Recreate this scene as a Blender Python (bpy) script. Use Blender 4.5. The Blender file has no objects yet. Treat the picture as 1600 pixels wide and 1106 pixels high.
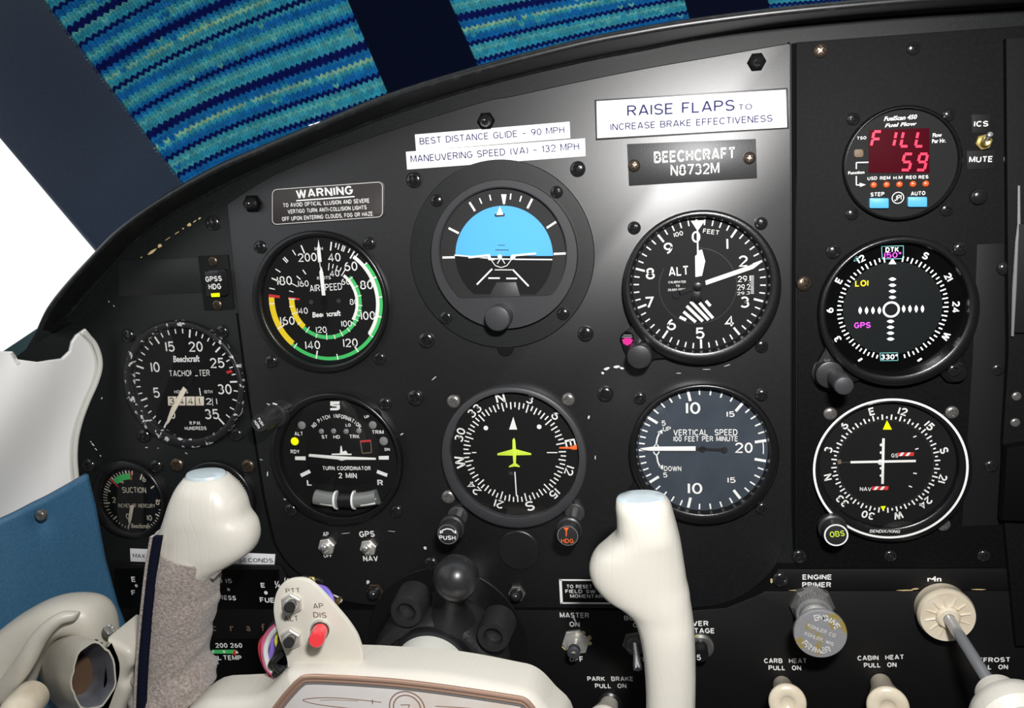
import bpy, bmesh, math, random
from mathutils import Vector, Matrix
random.seed(7)
PI = math.pi
scn = bpy.context.scene
COL = scn.collection

# ------------------------------------------------------------------ camera
# the panel is the plane y = 0 (x right, z up, the viewer on the -y side), metres
D = 0.48                      # camera distance from the panel plane
F = 1331.0                    # focal length in pixels of the 1600 x 1106 frame
RX, RY, RZ = 0.1866, 0.1832, -0.0555
CAMZ = 1.0
def _rot():
    cx, sx, cy, sy, cz, sz = math.cos(RX), math.sin(RX), math.cos(RY), math.sin(RY), math.cos(RZ), math.sin(RZ)
    return (Matrix(((cz, -sz, 0), (sz, cz, 0), (0, 0, 1))) @ Matrix(((1, 0, 0), (0, cx, -sx), (0, sx, cx)))
            @ Matrix(((cy, 0, sy), (0, 1, 0), (-sy, 0, cy))))
RT = _rot().transposed()
def p2w(v): return Vector((v.x, v.z, -v.y))
EYE = Vector((0, -D, CAMZ))
def P(x, y, h=0.0):
    """point at height h in front of the panel on the sight line through a pixel"""
    d = p2w(RT @ Vector(((x - 800) / F, (y - 553) / F, 1)))
    return EYE + d * ((D - h) / d.y)
def S(x, y, h=0.0):
    a = P(x, y, h)
    return math.sqrt((P(x + 1, y, h) - a).cross(P(x, y + 1, h) - a).length)
cam = bpy.data.cameras.new('camera'); camo = bpy.data.objects.new('camera', cam); COL.objects.link(camo)
ax = p2w(RT @ Vector((1, 0, 0))); ay = p2w(RT @ Vector((0, -1, 0))); az = p2w(RT @ Vector((0, 0, -1)))
m4 = Matrix((ax, ay, az)).transposed().to_4x4(); m4.translation = EYE
camo.matrix_world = m4
cam.sensor_width = 36; cam.lens = 36 * F / 1600; cam.clip_start = 0.005; cam.clip_end = 100
scn.camera = camo

# ------------------------------------------------------------------ light, exposure
W = bpy.data.worlds.new('sky'); scn.world = W; W.use_nodes = True
bg = W.node_tree.nodes['Background']; bg.inputs[0].default_value = (0.93, 0.97, 1, 1); bg.inputs[1].default_value = 1.15
def area(name, loc, aim, sx, sy, power, col=(1, 1, 1)):
    l = bpy.data.lights.new(name, 'AREA'); l.shape = 'RECTANGLE'; l.size = sx; l.size_y = sy; l.energy = power; l.color = col
    o = bpy.data.objects.new(name, l); COL.objects.link(o); o.location = loc
    o.rotation_euler = (Vector(aim) - Vector(loc)).to_track_quat('-Z', 'Y').to_euler(); o['kind'] = 'helper'
    return o
area('camera_flash', (0.055, -0.475, 1.12), (0.02, 0, 0.97), 0.05, 0.03, 4.3, (1, 0.985, 0.97))
scn.view_settings.view_transform = 'Standard'; scn.view_settings.look = 'None'
scn.view_settings.exposure = 0.0; scn.view_settings.gamma = 1.0; scn.view_settings.use_curve_mapping = False

# ------------------------------------------------------------------ materials
def lin(c):
    return tuple((v / 12.92 if v <= .04045 else ((v + .055) / 1.055) ** 2.4) for v in c)
def mat(name, col, rough=.5, metal=0, spec=.5, bump=None, coat=0, vary=None, emit=None, attr=False, sheen=0):
    m = bpy.data.materials.new(name); m.use_nodes = True; nt = m.node_tree; b = nt.nodes['Principled BSDF']
    b.inputs['Base Color'].default_value = (*col, 1); b.inputs['Roughness'].default_value = rough
    b.inputs['Metallic'].default_value = metal; b.inputs['Specular IOR Level'].default_value = spec
    if coat: b.inputs['Coat Weight'].default_value = coat; b.inputs['Coat Roughness'].default_value = .08
    if sheen: b.inputs['Sheen Weight'].default_value = sheen
    tc = nt.nodes.new('ShaderNodeTexCoord')
    if bump:
        sc, st, dist = bump
        n = nt.nodes.new('ShaderNodeTexNoise'); n.inputs['Scale'].default_value = sc; n.inputs['Detail'].default_value = 3
        bp = nt.nodes.new('ShaderNodeBump'); bp.inputs['Strength'].default_value = st; bp.inputs['Distance'].default_value = dist
        nt.links.new(tc.outputs['Object'], n.inputs['Vector']); nt.links.new(n.outputs['Fac'], bp.inputs['Height'])
        nt.links.new(bp.outputs['Normal'], b.inputs['Normal'])
    if vary:
        sc, c2, lo, hi = vary
        n = nt.nodes.new('ShaderNodeTexNoise'); n.inputs['Scale'].default_value = sc; n.inputs['Detail'].default_value = 5
        r = nt.nodes.new('ShaderNodeValToRGB'); r.color_ramp.elements[0].position = lo; r.color_ramp.elements[1].position = hi
        r.color_ramp.elements[0].color = (*col, 1); r.color_ramp.elements[1].color = (*c2, 1)
        nt.links.new(tc.outputs['Object'], n.inputs['Vector']); nt.links.new(n.outputs['Fac'], r.inputs[0])
        nt.links.new(r.outputs[0], b.inputs['Base Color'])
    if attr:
        a = nt.nodes.new('ShaderNodeAttribute'); a.attribute_name = 'yarn'; nt.links.new(a.outputs['Color'], b.inputs['Base Color'])
    if emit:
        b.inputs['Emission Color'].default_value = (*emit[0], 1); b.inputs['Emission Strength'].default_value = emit[1]
    return m
M = {}
def dm(k, *a, **kw): M[k] = mat(k, *a, **kw)
dm('panel_paint', (.0045, .0045, .005), .37, spec=.9, bump=(2600, .3, .00012), vary=(900, (.009, .009, .010), .45, .75))
dm('side_paint', (.0055, .0068, .0065), .42, spec=.45, bump=(2400, .3, .00012), vary=(700, (.010, .011, .011), .45, .75))
dm('lower_paint', (.0035, .0033, .0035), .46, spec=.35, bump=(2400, .3, .00015))
dm('radio_paint', (.0035, .0035, .0038), .6, spec=.10, bump=(2400, .3, .00015), vary=(500, (.006, .006, .0065), .45, .75))
dm('seam', (.001, .001, .001), .8, spec=.1)
dm('shield_rubber', (.007, .0075, .008), .34, spec=.5, bump=(300, .1, .0003), vary=(220, (.02, .02, .022), .5, .8))
dm('bezel', (.006, .006, .0065), .27, spec=.6, bump=(1500, .15, .0003))
dm('bezel_grey', (.036, .037, .040), .42, spec=.5, bump=(1500, .15, .0003))
dm('ai_grey', (.035, .035, .038), .4, spec=.45, bump=(1800, .2, .0003))
dm('bezel_worn', (.011, .011, .012), .4, spec=.5, vary=(300, (.50, .50, .50), .60, .62))
dm('dial_black', (.0055, .0057, .006), .6, spec=.2)
dm('dial_grey', (.019, .0185, .0185), .65, spec=.3)
dm('dial_haze', (.034, .045, .060), .7, spec=.3, vary=(60, (.05, .062, .08), .4, .8))  # bluish haze over a black dial, put into the face colour
dm('black_plastic', (.008, .008, .009), .32, spec=.5)
dm('knob_black', (.022, .022, .023), .36, spec=.5, bump=(1200, .2, .0003))
dm('grey_plastic', (.045, .046, .052), .4)
dm('white_print', (.82, .82, .80), .55)
dm('cream_print', (.74, .68, .56), .6)
dm('grey_print', (.25, .25, .26), .6)
dm('tan_print', (.16, .11, .07), .6)
dm('black_print', (.02, .02, .03), .5)
dm('blue_print', (.03, .03, .12), .7, spec=.1)
dm('brown_print', (.12, .08, .05), .5)
dm('green_paint', (.055, .52, .13), .5)
dm('yellow_paint', (.82, .62, .02), .5)
dm('red_paint', (.60, .03, .03), .5)
dm('lime_paint', (.62, .80, .06), .5)
dm('orange_paint', (.85, .14, .02), .5)
dm('sky_paint', (.10, .42, .78), .5, spec=.2)
dm('label_white', (.78, .78, .79), .5, spec=.2)
dm('label_brown', (.050, .043, .042), .35, metal=.3, bump=(2500, .1, .0003))
dm('plaque_grey', (.026, .026, .028), .4, metal=.2, bump=(1500, .15, .0003))
dm('tape_black', (.007, .0075, .0075), .6, spec=.2)
dm('clear_tape', (.010, .011, .011), .40)
dm('screw_black', (.012, .012, .013), .17, spec=.8)
dm('screw_bronze', (.11, .085, .065), .32, metal=.8)
dm('steel', (.62, .60, .56), .36, metal=.6, bump=(900, .2, .0003))
dm('bright_steel', (.62, .61, .60), .2, metal=.75)
dm('gun_metal', (.24, .23, .22), .3, metal=.7)
dm('brass', (.55, .42, .16), .35, metal=1)
dm('primer_metal', (.36, .36, .38), .42, metal=.35, vary=(160, (.42, .33, .10), .56, .62), bump=(300, .3, .0005))
dm('knurled', (.30, .30, .30), .35, metal=.5, bump=(1600, .7, .0004))
dm('ivory', (.64, .61, .54), .36, coat=.15, bump=(60, .1, .0006))
dm('ivory_plain', (.66, .63, .55), .42, vary=(60, (.60, .57, .49), .4, .8))
dm('ivory_knob', (.72, .64, .50), .25, coat=.4, vary=(90, (.62, .52, .38), .4, .8))
dm('beige', (.50, .47, .40), .42, bump=(400, .15, .0004), vary=(40, (.56, .53, .46), .3, .7))
dm('cap_plastic', (.52, .60, .63), .35, coat=.3)
dm('rubber', (.012, .012, .012), .36, bump=(900, .5, .0005))
dm('ball_rubber', (.014, .014, .015), .32, bump=(120, .15, .0006), vary=(50, (.024, .024, .026), .45, .7))
dm('clamp_black', (.016, .016, .017), .34, bump=(1800, .6, .0005))
dm('suede', (.23, .19, .17), .95, spec=.1, bump=(900, .9, .0012), vary=(650, (.40, .345, .31), .35, .68), sheen=.4)
dm('zip_tape', (.006, .008, .018), .9, spec=.05, bump=(1500, .9, .0006))
dm('wall_vinyl', (.74, .73, .71), .5, bump=(900, .1, .0004))
dm('wall_piping', (.60, .60, .55), .4)
dm('blue_vinyl', (.035, .115, .21), .5, bump=(1300, .5, .0005), vary=(700, (.045, .145, .25), .4, .7))
dm('navy_vinyl', (.006, .015, .036), .42, spec=.25, bump=(1400, .25, .0004), vary=(900, (.011, .024, .052), .4, .8))
dm('navy_knit', (.002, .004, .016), .95, spec=.03)
dm('yarn', (.1, .3, .5), .9, spec=.06, attr=True, bump=(2600, .8, .0008))
dm('pillar_teal', (.03, .06, .065), .4)
dm('red_button', (.80, .05, .06), .25, coat=.5)
dm('display_black', (.002, .002, .002), .12)
dm('display_grey', (.004, .005, .005), .4, spec=.2, emit=((.010, .013, .014), .5))
dm('led_window', (.02, .001, .003), .6, spec=.05, emit=((.10, .001, .008), .6))
dm('led_red', (.8, .02, .05), .4, emit=((1, .01, .05), 1.6))
dm('lcd_white', (.8, .8, .8), .4, emit=((.9, .95, 1), 1.1))
dm('lcd_magenta', (.5, .05, .5), .4, emit=((.85, .08, .9), 1.0))
dm('lcd_yellow', (.6, .5, .0), .4, emit=((1, .72, .0), 1.0))
dm('lcd_teal', (.1, .3, .3), .4, emit=((.2, .6, .55), .7))
dm('orange_led', (.80, .10, .02), .35, emit=((1, .12, .02), .35))
dm('button_blue', (.09, .42, .75), .4, coat=.2)
dm('lamp_yellow', (.75, .80, .0), .35, emit=((.8, .85, .0), .6))
dm('lens_grey', (.22, .22, .22), .3)
dm('magenta_ball', (.55, .02, .22), .3)
dm('copper_trim', (.55, .36, .27), .28, metal=.5, bump=(200, .2, .0005))
dm('badge_plate', (.66, .63, .61), .35, metal=.05, vary=(30, (.62, .52, .44), .5, .75))
dm('acrylic_rod', (.40, .41, .43), .16, metal=.55)
dm('letter_metal', (.62, .62, .58), .5)
dm('tube_dim', (.16, .17, .16), .15, coat=.6)
dm('dirty_brown', (.10, .055, .03), .7)
dm('duct_grey', (.16, .17, .20), .5, vary=(60, (.26, .27, .30), .4, .7))
dm('chip_cream', (.55, .42, .22), .6)
dm('chip_white', (.62, .63, .68), .6)
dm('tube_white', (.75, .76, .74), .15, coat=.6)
for k, c in dict(wire_red=(.5, .02, .04), wire_white=(.7, .7, .7), wire_yellow=(.7, .65, .05), wire_purple=(.22, .14, .55),
                 wire_black=(.012, .012, .012), wire_blue=(.05, .2, .6), wire_pink=(.65, .12, .25)).items(): dm(k, c, .35)
def stripes(name, c1, c2, ang, scale):
    m = mat(name, c1, .5); nt = m.node_tree; b = nt.nodes['Principled BSDF']
    tc = nt.nodes.new('ShaderNodeTexCoord'); mp = nt.nodes.new('ShaderNodeMapping'); mp.inputs['Rotation'].default_value = (0, ang, 0)
    w = nt.nodes.new('ShaderNodeTexWave'); w.inputs['Scale'].default_value = scale
    r = nt.nodes.new('ShaderNodeValToRGB'); r.color_ramp.interpolation = 'CONSTANT'
    r.color_ramp.elements[0].color = (*c1, 1); r.color_ramp.elements[1].color = (*c2, 1); r.color_ramp.elements[1].position = .5
    nt.links.new(tc.outputs['Object'], mp.inputs[0]); nt.links.new(mp.outputs[0], w.inputs[0]); nt.links.new(w.outputs['Fac'], r.inputs[0]); nt.links.new(r.outputs[0], b.inputs['Base Color'])
    return m
def glass(name, rough=.02, ior=1.35):
    m = bpy.data.materials.new(name); m.use_nodes = True; nt = m.node_tree; nt.nodes.clear()
    o = nt.nodes.new('ShaderNodeOutputMaterial'); mx = nt.nodes.new('ShaderNodeMixShader'); t = nt.nodes.new('ShaderNodeBsdfTransparent')
    g = nt.nodes.new('ShaderNodeBsdfGlossy'); g.inputs['Roughness'].default_value = rough
    f = nt.nodes.new('ShaderNodeFresnel'); f.inputs['IOR'].default_value = ior
    nt.links.new(f.outputs[0], mx.inputs[0]); nt.links.new(t.outputs[0], mx.inputs[1]); nt.links.new(g.outputs[0], mx.inputs[2]); nt.links.new(mx.outputs[0], o.inputs[0])
    return m
M['glass'] = glass('cover_glass')
# fine creases of the moulded ivory grips
def creases():
    m = M['ivory']; nt = m.node_tree; b = nt.nodes['Principled BSDF']; tc = nt.nodes.new('ShaderNodeTexCoord')
    w = nt.nodes.new('ShaderNodeTexWave'); w.inputs['Scale'].default_value = 55; w.inputs['Distortion'].default_value = 9; w.inputs['Detail Scale'].default_value = .35
    r = nt.nodes.new('ShaderNodeValToRGB'); r.color_ramp.elements[0].position = .0; r.color_ramp.elements[1].position = .16
    bp = nt.nodes.new('ShaderNodeBump'); bp.inputs['Strength'].default_value = .12; bp.inputs['Distance'].default_value = .0004
    nt.links.new(tc.outputs['Object'], w.inputs[0]); nt.links.new(w.outputs['Fac'], r.inputs[0]); nt.links.new(r.outputs[0], bp.inputs['Height']); nt.links.new(bp.outputs[0], b.inputs['Normal'])
creases()

# ------------------------------------------------------------------ object helpers
WL = {}                                             # world location of every empty / parent
def thing(name, label, cat, loc, group=None):
    o = bpy.data.objects.new(name, None); COL.objects.link(o); o.location = loc; o.empty_display_size = .01
    WL[o] = Vector(loc); o['label'] = label; o['category'] = cat
    if group: o['group'] = group
    return o
def tag(o, label, cat, group=None):
    o['label'] = label; o['category'] = cat
    if group: o['group'] = group
    return o
def mk(name, V, Fc, m, parent=None, smooth=True, ang=35, mats=None, fm=None, label=None, origin=None):
    """one mesh object from world-space vertices"""
    org = WL[parent] if parent is not None else (Vector(origin) if origin is not None else (sum((Vector(v) for v in V), Vector()) / max(1, len(V))))
    me = bpy.data.meshes.new(name); me.from_pydata([tuple(Vector(v) - org) for v in V], [], Fc)
    for x in (mats or [m]): me.materials.append(M[x] if isinstance(x, str) else x)
    if fm: me.polygons.foreach_set('material_index', fm)
    if smooth:
        me.polygons.foreach_set('use_smooth', [True] * len(me.polygons)); me.update()
        me.set_sharp_from_angle(angle=math.radians(ang))
    me.update()
    o = bpy.data.objects.new(name, me); COL.objects.link(o)
    if parent is not None: o.parent = parent; WL[o] = org
    else: o.location = org; WL[o] = org
    if label: o['label'] = label
    return o
class MB:
    """mesh collector"""
    def __init__(s): s.V = []; s.F = []
    def add(s, V, Fc):
        k = len(s.V); s.V += [Vector(v) for v in V]; s.F += [tuple(i + k for i in f) for f in Fc]
    def lathe(s, c, prof, n=40, knurl=None, dirn=None):
        """profile (r, h) turned round the axis that points out of the panel"""
        c = Vector(c); a = Vector(dirn).normalized() if dirn else Vector((0, -1, 0))
        u = Vector((1, 0, 0)); u = (u - a * u.dot(a)).normalized(); w = a.cross(u)
        V = []; Fc = []
        for j, (r, h) in enumerate(prof):
            for i in range(n):
                t = 2 * PI * i / n; rr = r
                if knurl and j in knurl[1]: rr = r * (1 - knurl[0] * (i % 2))
                V.append(c + a * h + (u * math.cos(t) + w * math.sin(t)) * rr)
        for j in range(len(prof) - 1):
            for i in range(n):
                k = (i + 1) % n; Fc.append((j * n + i, j * n + k, (j + 1) * n + k, (j + 1) * n + i))
        if prof[-1][0] > 1e-6: Fc.append(tuple((len(prof) - 1) * n + i for i in range(n)))
        if prof[0][0] > 1e-6: Fc.append(tuple(reversed(range(n))))
        s.add(V, Fc); return s
    def tube(s, pts, r, n=10, cap=True):
        pts = [Vector(p) for p in pts]; V = []; Fc = []; N = len(pts); rs = r if isinstance(r, (list, tuple)) else [r] * N
        up = Vector((.13, -.97, .2))
        for j, p in enumerate(pts):
            d = (pts[min(j + 1, N - 1)] - pts[max(j - 1, 0)]).normalized()
            u = up - d * up.dot(d)
            if u.length < 1e-3: u = Vector((1, 0, 0)) - d * d.x
            u.normalize(); w = d.cross(u); up = u
            for i in range(n): t = 2 * PI * i / n; V.append(p + (u * math.cos(t) + w * math.sin(t)) * rs[j])
        for j in range(N - 1):
            for i in range(n): k = (i + 1) % n; Fc.append((j * n + i, j * n + k, (j + 1) * n + k, (j + 1) * n + i))
        if cap: Fc.append(tuple((N - 1) * n + i for i in range(n))); Fc.append(tuple(reversed(range(n))))
        s.add(V, Fc); return s
    def plate(s, out, h0, h1, bev=.0003, nb=2, world=False):
        """pixel outline read on the front face, extruded back along y, with a rounded front edge"""
        pts = [Vector(p) for p in out] if world else [P(x, y, h1) for x, y in out]
        n = len(pts); A = sum(pts[i].x * pts[(i + 1) % n].z - pts[(i + 1) % n].x * pts[i].z for i in range(n))
        if A < 0: pts.reverse()
        nrm = []
        for i in range(n):
            a = pts[i] - pts[i - 1]; b = pts[(i + 1) % n] - pts[i]
            na = Vector((-a.z, 0, a.x)).normalized(); nb_ = Vector((-b.z, 0, b.x)).normalized()
            v = (na + nb_); v = v / max(.35, v.length_squared / 2) if v.length > 1e-6 else na
            nrm.append(v)
        V = [Vector((p.x, -h0, p.z)) for p in pts]; Fc = []; k = 1
        for j in range(nb + 1):
            t = j / nb * PI / 2
            ins = bev * (1 - math.cos(t)); y = -(h1 - bev + bev * math.sin(t)); k += 1
            V += [Vector((p.x + nrm[i].x * ins, y, p.z + nrm[i].z * ins)) for i, p in enumerate(pts)]
        for j in range(k - 1):
            for i in range(n): q = (i + 1) % n; Fc.append((j * n + i, j * n + q, (j + 1) * n + q, (j + 1) * n + i))
        Fc.append(tuple((k - 1) * n + i for i in range(n))); Fc.append(tuple(reversed(range(n))))
        s.add(V, Fc); return s
    def loft(s, rings, closed_ends=True):
        n = len(rings[0]); V = [v for r in rings for v in r]; Fc = []
        for j in range(len(rings) - 1):
            for i in range(n): q = (i + 1) % n; Fc.append((j * n + i, j * n + q, (j + 1) * n + q, (j + 1) * n + i))
        if closed_ends: Fc.append(tuple((len(rings) - 1) * n + i for i in range(n))); Fc.append(tuple(reversed(range(n))))
        s.add(V, Fc); return s
    def build(s, name, m, parent=None, **k): return mk(name, s.V, s.F, m, parent, **k)
def grid(name, fn, nu, nv, m, parent=None, **k):
    V = [fn(i / nu, j / nv) for j in range(nv + 1) for i in range(nu + 1)]
    Fc = [(j * (nu + 1) + i, j * (nu + 1) + i + 1, (j + 1) * (nu + 1) + i + 1, (j + 1) * (nu + 1) + i) for j in range(nv) for i in range(nu)]
    return mk(name, V, Fc, m, parent, **k)
def cr(pts, k=6, closed=False):
    """Catmull-Rom through tuples"""
    n = len(pts); out = []
    for i in range(n if closed else n - 1):
        a, b, c, d = (pts[(i + q) % n] if closed else pts[min(max(i + q, 0), n - 1)] for q in (-1, 0, 1, 2))
        for j in range(k):
            t = j / k
            out.append(tuple(.5 * (2 * b[e] + (c[e] - a[e]) * t + (2 * a[e] - 5 * b[e] + 4 * c[e] - d[e]) * t * t + (3 * b[e] - a[e] - 3 * c[e] + d[e]) * t ** 3) for e in range(len(b))))
    if not closed: out.append(tuple(pts[-1]))
    return out
def rrect(x0, y0, x1, y1, r=3, sk=0):
    """rounded pixel rectangle; sk = rise in px from left to right edge"""
    o = []
    for cx, cy, a0 in ((x1 - r, y0 + r, -90), (x1 - r, y1 - r, 0), (x0 + r, y1 - r, 90), (x0 + r, y0 + r, 180)):
        for k in range(4):
            a = math.radians(a0 + k * 30); o.append((cx + r * math.cos(a), cy + r * math.sin(a)))
    return [(x, y - sk * (x - x0) / (x1 - x0)) for x, y in o]

# ------------------------------------------------------------------ print (flat lettering and marks)
_T = {}
def glyphs(s, bold=0, shear=0):
    k = (s, bold, shear)
    if k not in _T:
        c = bpy.data.curves.new('t', 'FONT'); c.body = s; c.resolution_u = 3; c.offset = bold; c.shear = shear; c.fill_mode = 'FRONT'
        o = bpy.data.objects.new('t', c); me = bpy.data.meshes.new_from_object(o)
        V = [(v.co.x, v.co.y) for v in me.vertices]; Fc = [tuple(p.vertices) for p in me.polygons]
        bpy.data.objects.remove(o); bpy.data.curves.remove(c); bpy.data.meshes.remove(me)
        xs = [v[0] for v in V] or [0, 1]
        _T[k] = (V, Fc, min(xs), max(xs))
    return _T[k]
BCAP = max(v[1] for v in glyphs('H')[0])
CAP = 1.0
def _arc(cx, cy, rx, ry, a0, a1, n=None):
    n = n or max(4, int(abs(a1 - a0) / 22)); return [(cx + rx * math.cos(math.radians(a0 + (a1 - a0) * i / n)), cy + ry * math.sin(math.radians(a0 + (a1 - a0) * i / n))) for i in range(n + 1)]
# stroke letters as on engraved dials: (width, strokes)
SF = {'A': (.68, [[(0, 0), (.31, 1), (.37, 1), (.68, 0)], [(.12, .28), (.56, .28)]]), 'B': (.61, [[(0, 0), (0, 1), (.3, 1)] + _arc(.32, .76, .24, .24, 90, -90) + [(0, .52)], [(.3, .52)] + _arc(.32, .26, .29, .26, 90, -90) + [(0, 0)]]),
      'C': (.64, [_arc(.35, .5, .35, .5, 42, 318)]), 'D': (.64, [[(0, 0), (0, 1), (.27, 1)] + _arc(.27, .5, .37, .5, 90, -90) + [(0, 0)]]), 'E': (.52, [[(.52, 1), (0, 1), (0, 0), (.52, 0)], [(0, .52), (.46, .52)]]),
      'F': (.5, [[(.5, 1), (0, 1), (0, 0)], [(0, .5), (.43, .5)]]), 'G': (.68, [_arc(.35, .5, .35, .5, 42, 330) + [(.68, .46), (.4, .46)]]), 'H': (.6, [[(0, 0), (0, 1)], [(.6, 0), (.6, 1)], [(0, .52), (.6, .52)]]),
      'I': (0, [[(0, 0), (0, 1)]]), 'J': (.46, [[(.46, 1), (.46, .26)] + _arc(.23, .25, .23, .25, 0, -170)]), 'K': (.6, [[(0, 0), (0, 1)], [(.58, 1), (0, .38)], [(.2, .56), (.62, 0)]]), 'L': (.48, [[(0, 1), (0, 0), (.48, 0)]]),
      'M': (.74, [[(0, 0), (0, 1), (.05, 1), (.37, .08), (.69, 1), (.74, 1), (.74, 0)]]), 'N': (.62, [[(0, 0), (0, 1), (.04, 1), (.58, 0), (.62, 0), (.62, 1)]]), 'O': (.7, [_arc(.35, .5, .35, .5, 0, 360)]),
      'P': (.58, [[(0, 0), (0, 1), (.3, 1)] + _arc(.32, .74, .26, .26, 90, -90) + [(0, .48)]]), 'Q': (.7, [_arc(.35, .5, .35, .5, 0, 360), [(.42, .24), (.68, -.02)]]), 'R': (.62, [[(0, 0), (0, 1), (.3, 1)] + _arc(.33, .75, .26, .25, 90, -90) + [(0, .5)], [(.32, .5), (.6, 0)]]),
      'S': (.6, [_arc(.3, .75, .28, .25, 22, 270) + _arc(.3, .25, .3, .25, 90, -158)]), 'T': (.6, [[(0, 1), (.6, 1)], [(.3, 1), (.3, 0)]]), 'U': (.62, [[(0, 1), (0, .3)] + _arc(.31, .3, .31, .3, 180, 360) + [(.62, 1)]]),
      'V': (.66, [[(0, 1), (.3, 0), (.36, 0), (.66, 1)]]), 'W': (.96, [[(0, 1), (.21, 0), (.26, 0), (.46, .95), (.5, .95), (.7, 0), (.75, 0), (.96, 1)]]), 'X': (.62, [[(0, 0), (.62, 1)], [(0, 1), (.62, 0)]]), 'Y': (.64, [[(0, 1), (.32, .45), (.64, 1)], [(.32, .45), (.32, 0)]]),
      'Z': (.58, [[(0, 1), (.58, 1), (0, 0), (.58, 0)]]), '0': (.54, [_arc(.27, .5, .27, .5, 0, 360)]), '1': (0, [[(0, 0), (0, 1)]]), '\x01': (.16, [[(0, .78), (.16, .94), (.16, .94)], [(.16, 1), (.16, 0)]]),
      '2': (.56, [_arc(.28, .72, .28, .28, 168, -32) + [(0, 0), (.58, 0)]]), '3': (.55, [_arc(.26, .75, .25, .25, 150, -90), _arc(.26, .27, .29, .27, 90, -152)]), '4': (.6, [[(.44, 0), (.44, 1), (0, .27), (.62, .27)]]),
      '5': (.56, [[(.52, 1), (.08, 1), (.04, .54)] + _arc(.27, .32, .29, .32, 128, -150)]), '6': (.56, [_arc(.28, .3, .28, .3, 0, 360), [(.005, .34), (.05, .6), (.17, .84), (.36, 1)]]), '7': (.54, [[(0, 1), (.56, 1), (.2, 0)]]),
      '8': (.56, [_arc(.28, .76, .23, .24, 0, 360), _arc(.28, .27, .28, .27, 0, 360)]), '9': (.56, [_arc(.28, .7, .28, .3, 0, 360), [(.555, .66), (.51, .4), (.39, .16), (.2, 0)]]), '.': (0, [[(0, 0), (0, .06)]]), ',': (.02, [[(.03, .06), (-.04, -.14)]]),
      '-': (.3, [[(0, .42), (.3, .42)]]), '–': (.5, [[(0, .42), (.5, .42)]]), '/': (.4, [[(0, -.05), (.4, 1.05)]]), '(': (.16, [_arc(.35, .45, .3, .65, 130, 230)]), ')': (.16, [_arc(-.15, .45, .3, .65, 50, -50)]), '°': (.24, [_arc(.12, .86, .12, .13, 0, 360, 10)]), ' ': (.26, [])}
def _stroke(pts, th, V, Fc):
    pts = [p for i, p in enumerate(pts) if i == 0 or math.dist(p, pts[i - 1]) > 1e-4]
    n = len(pts); closed = n > 2 and math.dist(pts[0], pts[-1]) < 1e-3
    if closed: pts = pts[:-1]; n -= 1
    k0 = len(V)
    for i, p in enumerate(pts):
        a = pts[i - 1] if i or closed else None; b = pts[(i + 1) % n] if i < n - 1 or closed else None
        ns = []
        for q, r in ((a, p), (p, b)):
            if q and r: l = math.dist(q, r); ns.append((-(r[1] - q[1]) / l, (r[0] - q[0]) / l))
        if len(ns) == 2:
            m = (ns[0][0] + ns[1][0], ns[0][1] + ns[1][1]); d = max(.55, (m[0] ** 2 + m[1] ** 2) / 2); m = (m[0] / d, m[1] / d)
        else: m = ns[0]
        V += [(p[0] + m[0] * th / 2, p[1] + m[1] * th / 2), (p[0] - m[0] * th / 2, p[1] - m[1] * th / 2)]
    for i in range(n if closed else n - 1):
        j = (i + 1) % n; Fc.append((k0 + 2 * i, k0 + 2 * i + 1, k0 + 2 * j + 1, k0 + 2 * j))
def letters(s, bold=.012, shear=0):
    """stroke lettering with capital height 1; other characters come from the built-in font"""
    k = ('s', s, bold, shear)
    if k in _T: return _T[k]
    if all(c in SF for c in s):
        th = min(.19, .115 + bold * 3.0); V = []; Fc = []; x = th / 2
        for c in s:
            w, st = SF[c]
            for q in st: _stroke([(x + p[0], th / 2 + p[1] * (1 - th)) for p in q], th, V, Fc)
            x += w + th + .13
        V = [(a + shear * b, b) for a, b in V]
        r = (V, Fc, min(v[0] for v in V), max(v[0] for v in V))
    else:
        V, Fc, x0, x1 = glyphs(s, bold, shear); r = ([(a / BCAP, b / BCAP) for a, b in V], Fc, x0 / BCAP, x1 / BCAP)
    _T[k] = r; return r
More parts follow.
